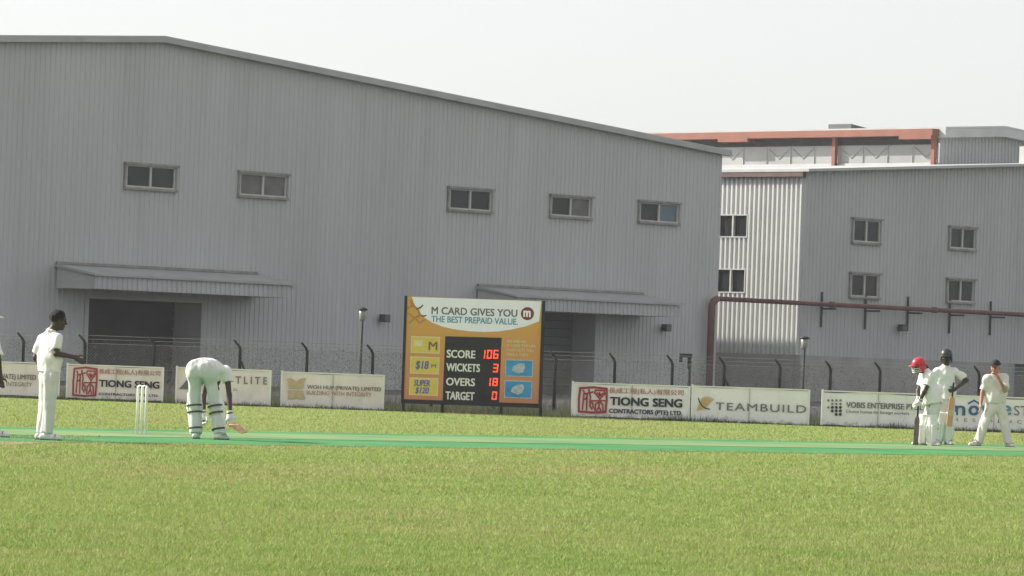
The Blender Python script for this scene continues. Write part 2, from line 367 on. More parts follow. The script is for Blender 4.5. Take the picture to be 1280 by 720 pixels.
b = MB(); b.obox(WO, WD, WN, UP, s_le, s_re, -DEP, -DEP + .1, 0, z_re); b.build('wall', GREY, hall)
for sg in (-1, 1):                                      # roof slopes
    e = s_le if sg < 0 else s_re; b = MB(); P = lambda s, q, z: P3(WO, WD, WN, s, q, z)
    a0, a1 = (e - .25 * -sg * -1, s_apex) if sg < 0 else (s_apex, e + .25)
    if sg < 0: a0 = e - .25
    b.hexa([P(a0, .30, zt1(a0) + .06), P(a1, .30, zt1(a1) + .06), P(a1, -DEP, zt1(a1) + .06), P(a0, -DEP, zt1(a0) + .06),
            P(a0, .30, zt1(a0) + .12), P(a1, .30, zt1(a1) + .12), P(a1, -DEP, zt1(a1) + .12), P(a0, -DEP, zt1(a0) + .12)])
    rf = b.build('roof', ROOFM, hall)
    b = MB()
    b.hexa([P(a0, .06, zt1(a0) - .13), P(a1, .06, zt1(a1) - .13), P(a1, .34, zt1(a1) - .13), P(a0, .34, zt1(a0) - .13),
            P(a0, .06, zt1(a0) + .055), P(a1, .06, zt1(a1) + .055), P(a1, .34, zt1(a1) + .055), P(a0, .34, zt1(a0) + .055)])
    b.build('verge_trim', TRIM, rf)
for i, (sa, sb, za, zb) in enumerate(wins):
    window(hall, WO, WD, WN, sa, sb, za, zb, .07, True, [(GLASS, GLASS), (BLIND, BLIND), (GLASS, GLASS), (GLASS, BLIND), (GLASS, CURT)][i])
def door(parent, s0, s1, zt, m, depth):
    fr = MB(); B = lambda b, *a: b.obox(WO, WD, WN, UP, *a)
    B(fr, s0 - .12, s0 + .06, -depth, .055, 0, zt + .15); B(fr, s1 - .06, s1 + .12, -depth, .055, 0, zt + .15); B(fr, s0 + .06, s1 - .06, -depth, .053, zt - .05, zt + .15)
    f = fr.build('door', GREY2, parent)
    k = int(zt / .32)
    for j in range(k):
        sl_ = MB(); B(sl_, s0 + .06, s1 - .06, -depth, -depth + .06, j * zt / k + .012, (j + 1) * zt / k - .012); sl_.build('slat', m, f)
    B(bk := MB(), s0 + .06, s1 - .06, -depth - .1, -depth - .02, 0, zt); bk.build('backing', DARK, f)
door(hall, dL0, dL1, dz, DARK, 1.6)  # dark slats fill the open doorway, painting its unlit interior
door(hall, dR0, dR1, dz2, SHUT, 1.3)
def canopy(parent, p_wl, p_wr, p_f, p_fb):
    s0, z0 = wall_sz(*p_wl); s1, z1 = wall_sz(*p_wr); zw = (z0 + z1) / 2
    best = min((abs(wall_sz(*p_f, off=q / 20)[0] - s0), q / 20) for q in range(10, 120)); q = best[1]
    zf = wall_sz(*p_f, off=q)[1]; zb = wall_sz(*p_fb, off=q)[1]
    P = lambda s, a, z: P3(WO, WD, WN, s, a, z)
    b = MB(); b.hexa([P(s0 - .1, .05, zw - .1), P(s1 + .1, .05, zw - .1), P(s1 + .1, q + .12, zf - .02), P(s0 - .1, q + .12, zf - .02),
                      P(s0 - .1, .05, zw), P(s1 + .1, .05, zw), P(s1 + .1, q + .12, zf + .07), P(s0 - .1, q + .12, zf + .07)])
    c = b.build('canopy', TRIM, parent)
    corr_wall('fascia', c, WO, WD, WN, s0, s1, lambda s: zf - .03, zb, [], .235, .04, GREY, q)
    for s in (s0, s1):
        b = MB(); e = .05 if s == s0 else -.05
        pts = [P(s, .06, zb), P(s, q - .01, zb), P(s, q - .01, zf - .04), P(s, .06, zw - .11)]
        pts2 = [p + WD * e for p in pts]
        b.add(pts + pts2, [(0, 1, 2, 3), (7, 6, 5, 4), (0, 4, 5, 1), (1, 5, 6, 2), (2, 6, 7, 3), (3, 7, 4, 0)]); b.build('end_panel', GREY, c)
    b = MB(); b.obox(WO, WD, WN, UP, s0 + .06, s1 - .06, .07, q - .06, zb + .04, zb + .08); b.build('soffit', GREY2, c)
    b = MB(); b.obox(WO, WD, WN, UP, s0 - .05, s1 + .05, .06, .16, zw + .004, zw + .1); b.build('flashing', BROWNF, c)
canopy(hall, (70, 330), (318, 343), (119, 344), (119, 361))
canopy(hall, (596, 357), (801, 369), (645, 371), (645, 387))
for px, py in ((479, 398), (831, 410)):
    s, z = wall_sz(px, py, .2); wall_lamp(hall, P3(WO, WD, WN, s, .045, z), WD, WN)

# ---- second hall, front in line with the first
cx = at_plane(1005, 300, WO - WN * .4, WN); O2 = Vector((cx.x, cx.y, 0))
w2 = lambda px, py, off=0.0: wall_sz(px, py, off, O2)
zE = w2(1005, 214)[1]; sR, zR = w2(1270, 208); slope2 = (zR - zE) / sR; s_ap2 = 30.0
zt2 = lambda s: zE + (s if s < s_ap2 else 2 * s_ap2 - s) * slope2
hall2 = thing('factory_building', 'grey factory with pale sunlit side wall and stacked windows at right', 'building', O2 + WD * 10)
wins2 = []
for (xa, ya, xb, yb, hh) in ((1066, 275, 1098, 304, 29), (1187, 285, 1217, 312, 27), (1063, 343, 1096, 372, 29), (1184, 350, 1215, 378, 28)):
    sa, za = w2(xa, ya); sb, zb = w2(xb, yb); zt = w2(xb, yb - hh)[1]; wins2.append((sa, sb, zb, (za + zt) / 2))
zpl = w2(1080, 447)[1]
corr_wall('wall', hall2, O2, WD, WN, 0, 60, zt2, zpl, wins2, .25, .028, GREY2)
for (sa, sb, za, zb) in wins2: window(hall2, O2, WD, WN, sa, sb, za, zb, .07, True)
SD, SN = -WN, -WD                                       # side wall runs back, faces left
def w2s(px, py, off=0.0): return wall_sz(px, py, off, O2, SD, SN)
wins3 = []
for (xa, ya, xb, yb) in ((899, 268, 937, 297), (896, 336, 934, 366)):
    t0, za = w2s(xb, ya); t1, zb = w2s(xa, yb); wins3.append((t0, t1, zb, za))
corr_wall('wall', hall2, O2, SD, SN, 0, 55, lambda s: zE - .25, zpl, wins3, .27, .10, PALE)
for (sa, sb, za, zb) in wins3: window(hall2, O2, SD, SN, sa, sb, za, zb, .12, False)
b = MB(); b.obox(O2, WD, WN, UP, 60, 60.1, -55, 0, 0, zE); b.obox(O2, WD, WN, UP, 0, 60, -55.1, -55, 0, zE); b.build('wall', GREY2, hall2)
sdo, _ = w2(1266, 470); _, zdo = w2(1270, 455)
b = MB(); b.obox(O2, WD, WN, UP, -.06, sdo, -.3, .09, 0, zpl - .003); b.obox(O2, WD, WN, UP, sdo, sdo + 3.4, -.3, .087, zdo, zpl - .006); b.obox(O2, WD, WN, UP, sdo + 3.4, 60, -.3, .09, 0, zpl - .003)
b.obox(O2, WD, WN, UP, -.12, .25, -55, -.301, 0, zpl - .003); b.build('plinth', CONC, hall2)
b = MB(); b.obox(O2, WD, WN, UP, sdo + .002, sdo + 3.398, -.28, -.2, .01, zdo - .002); b.build('door', SHUT, hall2)
P2 = lambda s, q, z: P3(O2, WD, WN, s, q, z)
for a0, a1 in ((-.35, s_ap2), (s_ap2, 60.35)):
    b = MB(); b.hexa([P2(a0, .45, zt2(a0)), P2(a1, .45, zt2(a1)), P2(a1, -55, zt2(a1)), P2(a0, -55, zt2(a0)), P2(a0, .45, zt2(a0) + .12), P2(a1, .45, zt2(a1) + .12), P2(a1, -55, zt2(a1) + .12), P2(a0, -55, zt2(a0) + .12)])
    b.build('roof', WTRIM, hall2)
b = MB(); b.obox(O2, SD, SN, UP, -.1, 55, .09, .33, zE - .24, zE - .03); b.build('gutter', mat('gutter_paint', (0.13, 0.085, 0.08), .7, .2, .1, 2), hall2)
s, z = w2(1126, 410, .2); wall_lamp(hall2, P2(s, .045, z), WD, WN)
s, z = w2(1262, 199); b = MB(); b.obox(O2, WD, WN, UP, s + 2.6, s + 4.5, -1.5, .3, zt2(s) + .25, zt2(s) + 1.1); b.build('roof_box', WTRIM, hall2)

# ---- raised roof hall standing behind, open orange steel along its side
C0 = at_plane(1172, 161, O2 - WN * 5, WN); OC = Vector((C0.x, C0.y, 0)); zc = C0.z
wc = lambda px, py, off=0.0, d=WD, n=WN: wall_sz(px, py, off, OC, d, n)
s_ca, z_ca = wc(1247, 160); slc = (z_ca - zc) / s_ca; s_cr = 2 * s_ca
zlow = zt2(9) - .5
ztc = lambda s: zc + (s if s < s_ca else s_cr - s) * slc
hall3 = thing('roof_monitor', 'raised roof storey with orange steel beams above the factory roofline', 'building', OC + WD * s_ca + UP * zlow)
corr_wall('wall', hall3, OC, WD, WN, .2, s_cr, lambda s: ztc(s) - .3, zlow, [], .25, .045, GREY2)
P4 = lambda s, q, z: P3(OC, WD, WN, s, q, z)
for a0, a1 in ((0, s_ca), (s_ca, s_cr + .3)):
    b = MB(); b.hexa([P4(a0, .5, ztc(a0)), P4(a1, .5, ztc(a1)), P4(a1, -50, ztc(a1)), P4(a0, -50, ztc(a0)), P4(a0, .5, ztc(a0) + .09), P4(a1, .5, ztc(a1) + .09), P4(a1, -50, ztc(a1) + .09), P4(a0, -50, ztc(a0) + .09)])
    rf = b.build('roof', WTRIM, hall3)
    b = MB(); b.hexa([P4(a0, .05, ztc(a0) - .42), P4(a1, .05, ztc(a1) - .42), P4(a1, .49, ztc(a1) - .42), P4(a0, .49, ztc(a0) - .42), P4(a0, .05, ztc(a0) - .005), P4(a1, .05, ztc(a1) - .005), P4(a1, .49, ztc(a1) - .005), P4(a0, .49, ztc(a0) - .005)])
    b.build('fascia', WTRIM, rf)
LC = 49.0
b = MB(); b.obox(OC, SD, SN, UP, -.1, LC, .0, .5, zc - .34, zc - .02); bm_ = b.build('beam', ORANGE, hall3)
for t0 in (0, 11.5, 23, 34.5, 46):                       # deeper splice plates on the beam
    b = MB(); b.obox(OC, SD, SN, UP, t0 - .05, t0 + 1.9, -.02, .53, zc - .5, zc - .32); b.build('splice', ORANGE, bm_)
b = MB(); b.obox(OC, SD, SN, UP, 0, LC, -.1, -.02, zc - .72, zc - .34); b.build('painted_shadow', STEEL, hall3)  # solid dark strip painting the shadow below the beam
SHEET = add_streaks(mat('clear_sheet', (0.31, 0.315, 0.315), 0.5, 0.3, 0.12, .25), .2, (.5, .5, .3), (.2, .2, .2))
tpost = w2s(1047, 190)[0]; tpost = wall_sz(1047, 190, 0, OC, SD, SN)[0]
zband = zlow + 1.15
nP = int(LC / (tpost / 4))
for i in range(nP):
    a0 = i * tpost / 4; b = MB(); b.obox(OC, SD, SN, UP, a0 + .02, a0 + tpost / 4 - .02, -.16 + .004 * (i % 2), -.12, zband, zc - .72); b.build('panel', SHEET, hall3)
    b = MB()
    b.tube([OC + SD * (a0 + .02) + SN * -.1 + UP * zband, OC + SD * (a0 + .02) + SN * -.1 + UP * (zc - .8)], .03, 6)
    if i % 3 != 1: b.tube([OC + SD * (a0 + .1) + SN * -.1 + UP * (zc - .85), OC + SD * (a0 + tpost / 8) + SN * -.1 + UP * (zband + .25), OC + SD * (a0 + tpost / 4 - .1) + SN * -.1 + UP * (zc - .85)], .02, 6)
    b.build('truss', SHEET, hall3)
b = MB(); b.obox(OC, SD, SN, UP, 0, LC, -.15, -.03, zlow, zband - .004); b.build('lower_band', WTRIM, hall3)
for k in (0, 1, 3, 4):
    b = MB(); b.obox(OC, SD, SN, UP, k * tpost - .0, k * tpost + .2, -.0, .2, zlow, zc - .345); b.build('post', ORANGE, hall3)
b = MB(); pv = at_plane(1064, 156, OC - WN * 12, WN); sv = (pv - OC).dot(WD)
zv = pv.z + .05
b.add([P4(sv, -12, zv), P4(sv, -13.5, zv), P4(sv + 3.6, -13.5, zv - .4), P4(sv + 3.6, -12, zv - .4), P4(sv, -12, zv - .9), P4(sv, -13.5, zv - .9), P4(sv + 3.6, -13.5, zv - .9), P4(sv + 3.6, -12, zv - .9)],
      [(0, 1, 2, 3), (7, 6, 5, 4), (4, 5, 1, 0), (5, 6, 2, 1), (6, 7, 3, 2), (7, 4, 0, 3)]); b.build('roof_vent', SHUT, hall3)

# ---- maroon pipe: riser at the corner, long run along the factory front
QP = .75
pr = at_plane(890, 373, O2 + WN * QP, WN); sp = (pr - O2).dot(WD); zp = pr.z
pe = 62.0; z_end = zp
pipe = thing('pipe_run', 'maroon pipe rising at the warehouse corner and running along the factory wall', 'pipe', P2(sp, QP, 0))
b = MB(); b.tube([P2(sp, QP, 0), P2(sp, QP, zp - .3), P2(sp + .12, QP, zp - .1), P2(sp + .35, QP, zp), ], .145, 12); b.build('riser', MAROON, pipe, True)
b = MB(); b.tube([P2(sp + .3, QP, zp), P2(58, QP, zp)], .10, 12); b.build('run', MAROON, pipe, True)
for k in range(8):
    b = MB(); s_ = 1.0 + k * 7.0; b.tube([P2(s_, QP, zp), P2(s_ + .3, QP, zp)], .135, 12); b.build('flange', MAROON, pipe, True)
for k, px in enumerate((1031.7, 1086.4, 1139.6, 1192, 1243)):
    s_ = (at_plane(px, 388, O2 + WN * .3, WN) - O2).dot(WD)
    b = MB(); b.obox(O2, WD, WN, UP, s_ - .035, s_ + .035, .05, .12, zp - 1.0, zp + .55); b.obox(O2, WD, WN, UP, s_ - .034, s_ + .034, .12, QP + .16, zp - .22, zp - .14); b.build('bracket', STEEL, pipe)

# factory yard behind the fence
b = MB(); b.quad((-120, 105.2, .006), (160, 105.2, .006), (160, 330, .006), (-120, 330, .006))
kind(b.build('yard', mat('yard_asphalt', (0.075, 0.076, 0.075), .9, .15, .2, .6)), 'structure')

# ================================================================== FENCE, LAMPS
YF = 104.5
fpost = (-390, -310, -225, -142, -60, 28, 105, 192, 299, 383, 465, 540, 618, 694, 768, 840, 905, 975, 1038, 1100, 1163, 1224, 1290, 1355, 1420, 1485)
X = lambda px, Y, py=470: at_y(px, py, Y).x
fx0, fx1 = X(-390, YF) - 1.5, X(1485, YF) + 1.5
fence = thing('chain_link_fence', 'weedy chain link fence with bent barbed wire arms behind the sign boards', 'fence', ((fx0 + fx1) / 2, YF, 0))
FH = 1.36
for i, px in enumerate(fpost):
    x = X(px, YF); lean = random.uniform(-.015, .02)
    b = MB(); b.tube([(x - lean, YF, 0), (x, YF, FH - .02), (x - .03, YF - .03, FH + .06), (x - .15, YF - .1, FH + .2)], [.038, .038, .034, .026], 8); po = b.build('post', STEEL, fence, True)
    if i in (8, 16): b = MB(); b.tube([(x + .02, YF, 1.05), (x + .55, YF + .05, 0)], .028, 8); b.build('brace', STEEL, fence, True)
b = MB(); sp_ = .075; h = FH - .06
k = 0
xx = fx0 - h
while xx < fx1:
    for sg in (1, -1):
        xa, xb = (xx, xx + h) if sg > 0 else (xx + h, xx)
        b.tube([(xa, YF + .05 + sg * .004, .04), (xb, YF + .05 + sg * .004, .04 + h)], .0018, 3, False)
    xx += sp_
b.build('wire_mesh', WIRE, fence)
b = MB()
for z, y in ((FH, .0), (FH + .1, -.05), (FH + .19, -.09), (FH - .6, .05)):
    b.tube([(fx0, YF + y, z), (fx1, YF + y, z)], .005, 4)
b.build('barbed_wire', WIRE, fence)

def leaf_cloud(name, pts, size, tone, m, parent=None):
    n = len(pts); v = np.empty((n, 4, 3), np.float32)
    u = rng.normal(size=(n, 3)); u /= np.linalg.norm(u, axis=1)[:, None]; w = np.cross(u, rng.normal(size=(n, 3))); w /= np.linalg.norm(w, axis=1)[:, None]
    s = size[:, None]
    v[:, 0] = pts - u * s; v[:, 1] = pts - w * s * .5; v[:, 2] = pts + u * s; v[:, 3] = pts + w * s * .5
    me = bpy.data.meshes.new(name); me.vertices.add(4 * n); me.vertices.foreach_set('co', v.ravel())
    me.loops.add(4 * n); me.loops.foreach_set('vertex_index', np.arange(4 * n, dtype=np.int32)); me.polygons.add(n); me.polygons.foreach_set('loop_start', np.arange(0, 4 * n, 4, dtype=np.int32)); me.update(calc_edges=True)
    at = me.attributes.new('tone', 'FLOAT', 'FACE'); at.data.foreach_set('value', tone.astype(np.float32)); me.materials.append(m)
    o = bpy.data.objects.new(name, me); COL.objects.link(o); return kind(o, 'stuff')
VINE = blade_material('dry_vine', (0.08, 0.08, 0.073), (0.10, 0.098, 0.09), (0.14, 0.134, 0.12))
nv = 130000
vx = rng.uniform(fx0, fx1, nv * 3); vz = rng.random(nv * 3) ** 1.1 * 1.4
dens = vnoise2(vx, vz * 1.5, 1.1, 21) * .7 + vnoise2(vx, vz * 0, .45, 22) * .6 + vnoise2(vx, vz * .3, 7, 23) * .3
ok = (dens + .35 * (rng.random(nv * 3) - .5) > .60 + vz * .08) ; vx = vx[ok][:nv]; vz = vz[ok][:nv]; nn = len(vx)
leaf_cloud('fence_creeper', np.stack([vx, YF + .06 + rng.normal(0, .05, nn), vz + .02], 1), rng.uniform(.006, .018, nn), rng.random(nn), VINE)
# dry stalks and tufts in the fence
ns = 22000; sx = rng.uniform(fx0, fx1, ns); k_ = vnoise2(sx, sx * 0, .8, 31)
sh = (.25 + 1.05 * k_ * rng.random(ns))
blades('tall_dry_grass', sx, YF + .25 + rng.random(ns) * 1.6, sh, .002 + .004 * rng.random(ns), np.clip(rng.random(ns), 0, 1), VINE, .28)
WEED = blade_material('weeds', (0.045, 0.06, 0.028), (0.085, 0.105, 0.05), (0.15, 0.15, 0.095))
nw = 58000; wx = rng.uniform(fx0, fx1, nw); wy = 101.5 + rng.random(nw) ** 1.6 * 3.4; kk = vnoise2(wx, wy, 1.3, 41)
# low weeds also reach in front of the boards
front = rng.random(nw) < .3; wy = np.where(front, 101.05 + .3 * rng.random(nw), wy)
wh = np.where(front, (.03 + .26 * kk ** 3 * rng.random(nw)), .08 + .3 * kk * rng.random(nw))
blades('weeds', wx, wy, wh, .004 + .006 * rng.random(nw), np.clip(rng.random(nw), 0, 1), WEED, .6)

def lamp_post(px0, px1, ytop, yhead, label):
    Y = 106.0; xb = at_y(px0, 490, Y).x; pt = at_y(px1, yhead, Y); tp = at_y(px1, ytop, Y)
    t = thing('lamp_post', label, 'lamp post', (xb, Y, 0), 'garden lamp posts behind the fence')
    zt, zh = tp.z, pt.z
    b = MB(); b.tube([(xb, Y, 0), (pt.x, Y, zh)], [.036, .03], 10); b.build('pole', STEEL, t, True)
    b = MB(); b.lathe((pt.x, Y, zh), [(.05, .002), (.075, .03), (.095, (zt - zh) * .75), (.07, (zt - zh) * .78)], 12); b.build('lamp_glass', LAMPG, t, True)
    b = MB(); b.lathe((pt.x, Y, zh + (zt - zh) * .785), [(.12, 0), (.13, .02), (.05, (zt - zh) * .2), (.01, (zt - zh) * .24)], 12); b.build('lamp_cap', STEEL, t, True)
lamp_post(449, 453, 384, 401, 'slim dark lamp post behind the cream sign left of the scoreboard')
lamp_post(1003, 1005.5, 420, 436, 'slim dark lamp post behind the right end of the white TEAMBUILD sign')
pb = at_y(857, 447, 106.5)
vp = thing('vent_pipe', 'short dark hooded vent pipe behind the fence near the maroon riser', 'pipe', (pb.x, 106.5, 0))
b = MB(); b.tube([(pb.x + .1, 106.5, 0), (pb.x + .1, 106.5, pb.z)], .05, 8); b.build('pipe', STEEL, vp, True)
b = MB(); b.box(pb.x - .16, pb.x + .16, 106.4, 106.6, pb.z + .004, pb.z + .1); b.box(pb.x - .16, pb.x - .08, 106.41, 106.59, pb.z - .12, pb.z + .002); b.build('hood', STEEL, vp)

# ================================================================== SIGN BOARDS
YB = 101.4
FONT = None
def flat_text(name, txt, m, parent, x0, x1, z0, z1, y, bold=0.0, italic=0.0, spacing=1.0):
    """lettering fitted into a box on a board that faces the camera side (-Y)"""
    c = bpy.data.curves.new(name, 'FONT'); c.body = txt; c.size = 1; c.shear = italic; c.space_character = spacing; c.resolution_u = 3; c.fill_mode = 'FRONT'
    t = bpy.data.objects.new(name, c); COL.objects.link(t)
    dg = bpy.context.evaluated_depsgraph_get(); dg.update()
    me = bpy.data.meshes.new_from_object(t.evaluated_get(dg)); COL.objects.unlink(t); bpy.data.objects.remove(t); bpy.data.curves.remove(c)
    n = len(me.vertices); co = np.empty(n * 3); me.vertices.foreach_get('co', co); co = co.reshape(-1, 3)
    lo = co.min(0); hi = co.max(0); u = (co - lo) / np.maximum(hi - lo, 1e-6)
    w = world_loc(parent); dx = bold * (z1 - z0); x0 += dx; x1 -= dx; z0 += dx * .6; z1 -= dx * .6
    fs = [tuple(p.vertices) for p in me.polygons]; bpy.data.meshes.remove(me); V_ = []; F_ = []
    offs = [(0, 0)] if bold <= 0 else [(-1, -.6), (1, .6), (-1, .6), (1, -.6), (0, 0)]       # bold strokes: the outline printed a few times side by side
    for i, (ox, oz) in enumerate(offs):
        V_ += [(x0 + a * (x1 - x0) + ox * dx - w.x, y - i * .0004 - w.y, z0 + b_ * (z1 - z0) + oz * dx - w.z) for a, b_ in u[:, :2]]; F_ += [tuple(q + i * n for q in f) for f in fs]
    me = bpy.data.meshes.new(name); me.from_pydata(V_, [], F_); me.update(); me.materials.append(m)
    o = bpy.data.objects.new(name, me); COL.objects.link(o); o.parent = parent
    return o
def flat_poly(b, pts, y): return b.add([(p[0], y, p[1]) for p in pts], [tuple(range(len(pts)))])
def flat_stroke(b, pts, w, y):
    """a flat painted line of width w"""
    for i in range(len(pts) - 1):
        a = Vector((pts[i][0], 0, pts[i][1])); c = Vector((pts[i + 1][0], 0, pts[i + 1][1])); d = (c - a)
        if d.length < 1e-6: continue
        d.normalize(); n = Vector((-d.z, 0, d.x)) * w / 2; e = d * w * .35; yy = y - .0002 * (i % 5)
        b.add([(p.x, yy, p.z) for p in (a - e - n, c + e - n, c + e + n, a - e + n)], [(0, 1, 2, 3)])
    return b
class Board:
    """affine map from photo pixels to a board plane, measured from the corners of the board"""
    def __init__(s, TL, TR, BL, Y, scale=None, org=None):
        f = (lambda p: p) if scale is None else (lambda p: (org[0] + p[0] / scale, org[1] + p[1] / scale))
        s.f = f; s.TL = Vector((*f(TL), 0)); s.e1 = Vector((*f(TR), 0)) - s.TL; s.e2 = Vector((*f(BL), 0)) - s.TL; s.Y = Y
        a = at_y(s.TL.x, s.TL.y, Y); b_ = at_y(*f(TR), Y); c = at_y(*f(BL), Y)
        s.x0, s.x1 = a.x, b_.x; s.z1 = (a.z + b_.z) / 2; s.z0 = c.z
        s.x0 = (a.x + c.x) / 2; s.x1 = s.x0 + (b_ - a).length
    def __call__(s, p):
        q = Vector((*s.f(p), 0)) - s.TL; det = s.e1.x * s.e2.y - s.e1.y * s.e2.x
        u = (q.x * s.e2.y - q.y * s.e2.x) / det; v = (s.e1.x * q.y - s.e1.y * q.x) / det
        return (s.x0 + u * (s.x1 - s.x0), s.z1 + v * (s.z0 - s.z1))
    def box(s, x0, y0, x1, y1):
        a = s((x0, y0)); c = s((x1, y1)); return a[0], c[0], c[1], a[1]
CREAM = add_splash(add_streaks(mat('cream_banner', (0.79, 0.725, 0.70), 0.6, 0.3, 0.04, 2.5, bump=.25, bscale=3), .25, (2.5, 2.5, 1.2), (0.45, 0.41, 0.36)))
WHITEB = add_splash(add_streaks(mat('white_banner', (0.82, 0.80, 0.81), 0.55, 0.35, 0.03, 2.5, bump=.3, bscale=3), .2, (2.5, 2.5, 1.2), (0.5, 0.5, 0.48)))
INK = mat('dark_ink', (0.035, 0.04, 0.05), 0.7, 0.2, 0.1, 9)
GINK = mat('grey_ink', (0.16, 0.16, 0.17), 0.7, 0.2, 0.1, 9)
BINK = mat('brown_ink', (0.19, 0.145, 0.12), 0.7, 0.2, 0.1, 9)
RINK = mat('red_ink', (0.33, 0.05, 0.055), 0.7, 0.2, 0.1, 9)
RFAD = mat('faded_red_ink', (0.42, 0.21, 0.17), 0.7, 0.2, 0.15, 9)
GOLD = mat('gold_ink', (0.55, 0.38, 0.13), 0.7, 0.2, 0.1, 9)
BEIGE = mat('beige_ink', (0.52, 0.40, 0.25), 0.7, 0.2, 0.1, 9)
NAVY = mat('navy_ink', (0.05, 0.13, 0.27), 0.7, 0.2, 0.1, 9)
TEAL = mat('teal_ink', (0.08, 0.28, 0.38), 0.7, 0.2, 0.1, 9)

SEAM = mat('seam_grey', (0.42, 0.41, 0.39), .7, .2, .2, 6)
def wavy_panel(b, bd, x0, x1, z0, z1, y, seed, amp):
    """a banner skin with slack and creases; the lettering lies on top of it"""
    nx, nz = 28, 6; vs = []
    for j in range(nz + 1):
        for i in range(nx + 1):
            u = i / nx; v = j / nz; x = x0 + (x1 - x0) * u; z = z0 + (z1 - z0) * v
            yy = amp * (math.sin(u * 17 + v * 3 + seed) * .4 + math.sin(u * 41 + seed * 2 - v * 6) * .3 + math.sin(v * 5 + seed + u * 5) * .3)
            zz = z - (amp * 1.2 * (math.sin(u * 9 + seed) + 1) if j == nz else 0) + (amp * (math.sin(u * 11 + seed) + 1) * .6 if j == 0 else 0)
            vs.append((x, y + .012 + amp + yy, zz))
    fs = [(j * (nx + 1) + i, j * (nx + 1) + i + 1, (j + 1) * (nx + 1) + i + 1, (j + 1) * (nx + 1) + i) for j in range(nz) for i in range(nx)]
    b.add(vs, fs)
def sign(bd, label, skin, posts=(0, .5, 1), amp=.011, seed=0, legs=.1):
    x0, x1, z0, z1, Y = bd.x0, bd.x1, bd.z0, bd.z1, bd.Y
    t = thing('sign_board', label, 'sign', ((x0 + x1) / 2, Y, 0), 'sponsor boards along the boundary')
    b = MB(); wavy_panel(b, bd, x0 + .015, x1 - .015, z0, z1 - .012, Y, seed, amp); b.build('banner', skin, t, True)
    b = MB(); b.box(x0 + .02, x1 - .02, Y + .03 + amp * 2, Y + .045 + amp * 2, z0 + .01, z1 - .02); b.build('backing', GINK, t)
    for u in posts:
        x = x0 + (x1 - x0) * u; b = MB()
        yy = (Y - .006, Y + .04) if u in (0, 1) else (Y + .05 + amp * 2, Y + .09 + amp * 2)
        b.box(x - .022, x + .022, yy[0], yy[1], 0, z1 + (.03 if u == 0 else 0)); b.build('post', WHITEP, t)
    if .5 in posts: xm = x0 + (x1 - x0) * (.49 + .01 * (seed % 3)); b = MB(); b.box(xm - .008, xm + .008, Y - .007, Y + .03, z0 + .02, z1 - .03); b.build('seam', SEAM, t)
    b = MB(); b.box(x0 + .023, x1 - .023, Y - .004, Y + .035, z1 - .022, z1 + .006); b.build('rail', WHITEP, t)
    return t
Yt = YB - .008
def seal(bd, t, x0, y0, x1, y1):
    """the square red seal: a frame with two seal-script figures in thick strokes"""
    X0, X1, Z0, Z1 = bd.box(x0, y0, x1, y1); W = X1 - X0; H = Z1 - Z0; q = lambda u, v: (X0 + u * W, Z1 - v * H)
    b = MB(); w = W * .075
    flat_stroke(b, [q(.06, .08), q(.5, .03), q(.96, .07), q(.97, .5), q(.94, .95), q(.5, .98), q(.04, .96), q(.03, .5), q(.06, .08)], w, Yt)
    for s in ([(.16, .88), (.18, .5), (.2, .22), (.16, .16)], [(.18, .3), (.36, .25), (.36, .12)], [(.3, .3), (.3, .9)], [(.36, .12), (.42, .4), (.4, .62)], [(.3, .45), (.2, .5)],
              [(.42, .24), (.5, .2)], [(.58, .14), (.88, .14), (.9, .26), (.74, .46), (.56, .24), (.58, .14)], [(.72, .22), (.74, .36)], [(.64, .24), (.74, .34), (.84, .24)],
              [(.74, .46), (.74, .52)], [(.48, .54), (.94, .52)], [(.46, .56), (.4, .72), (.48, .86)], [(.58, .9), (.6, .66), (.72, .56), (.84, .66), (.86, .9)], [(.72, .62), (.72, .76), (.64, .9)], [(.72, .76), (.78, .9)], [(.5, .62), (.52, .8)]):
        flat_stroke(b, [q(*p) for p in s], w * .72, Yt - .001)
    b.build('seal_emblem', RINK, t)
CH = '\u9577\u6210\u5de5\u7a0b(\u79c1\u4eba)\u6709\u9650\u516c\u53f8'
def tiong(bd, label, skin, seed, lg, ch, t1, t2):
    t = sign(bd, label, skin, seed=seed); seal(bd, t, *lg)
    flat_text('chinese_lettering', CH, RFAD, t, *bd.box(*ch), Yt, .02)
    flat_text('name_lettering', 'TIONG SENG', INK, t, *bd.box(*t1), Yt, .055)
    flat_text('line_lettering', 'CONTRACTORS (PTE) LTD.', INK, t, *bd.box(*t2), Yt, .04)
    return t
# far left board
bd = Board((-80, 449), (74, 454.5), (-81, 491), YB)
t = sign(bd, 'cream sign with faint brown lettering at the far left edge', CREAM, seed=1)
flat_text('name_lettering', 'WOH HUP (PRIVATE) LIMITED', BINK, t, *bd.box(-42, 465.5, 45, 477), Yt, .02)
flat_text('motto_lettering', 'BUILDING WITH INTEGRITY', BINK, t, *bd.box(-42, 475.5, 40, 483.5), Yt, 0)
# red seal board behind the stumps
bd = Board((45, 60), (1222, 80), (30, 465), YB, 9.846, (80, 450))
tiong(bd, 'cream TIONG SENG sign with red square seal behind the stumps', CREAM, 2, (112, 85, 405, 447), (430, 108, 1185, 192), (432, 240, 1175, 338), (430, 395, 1165, 445))
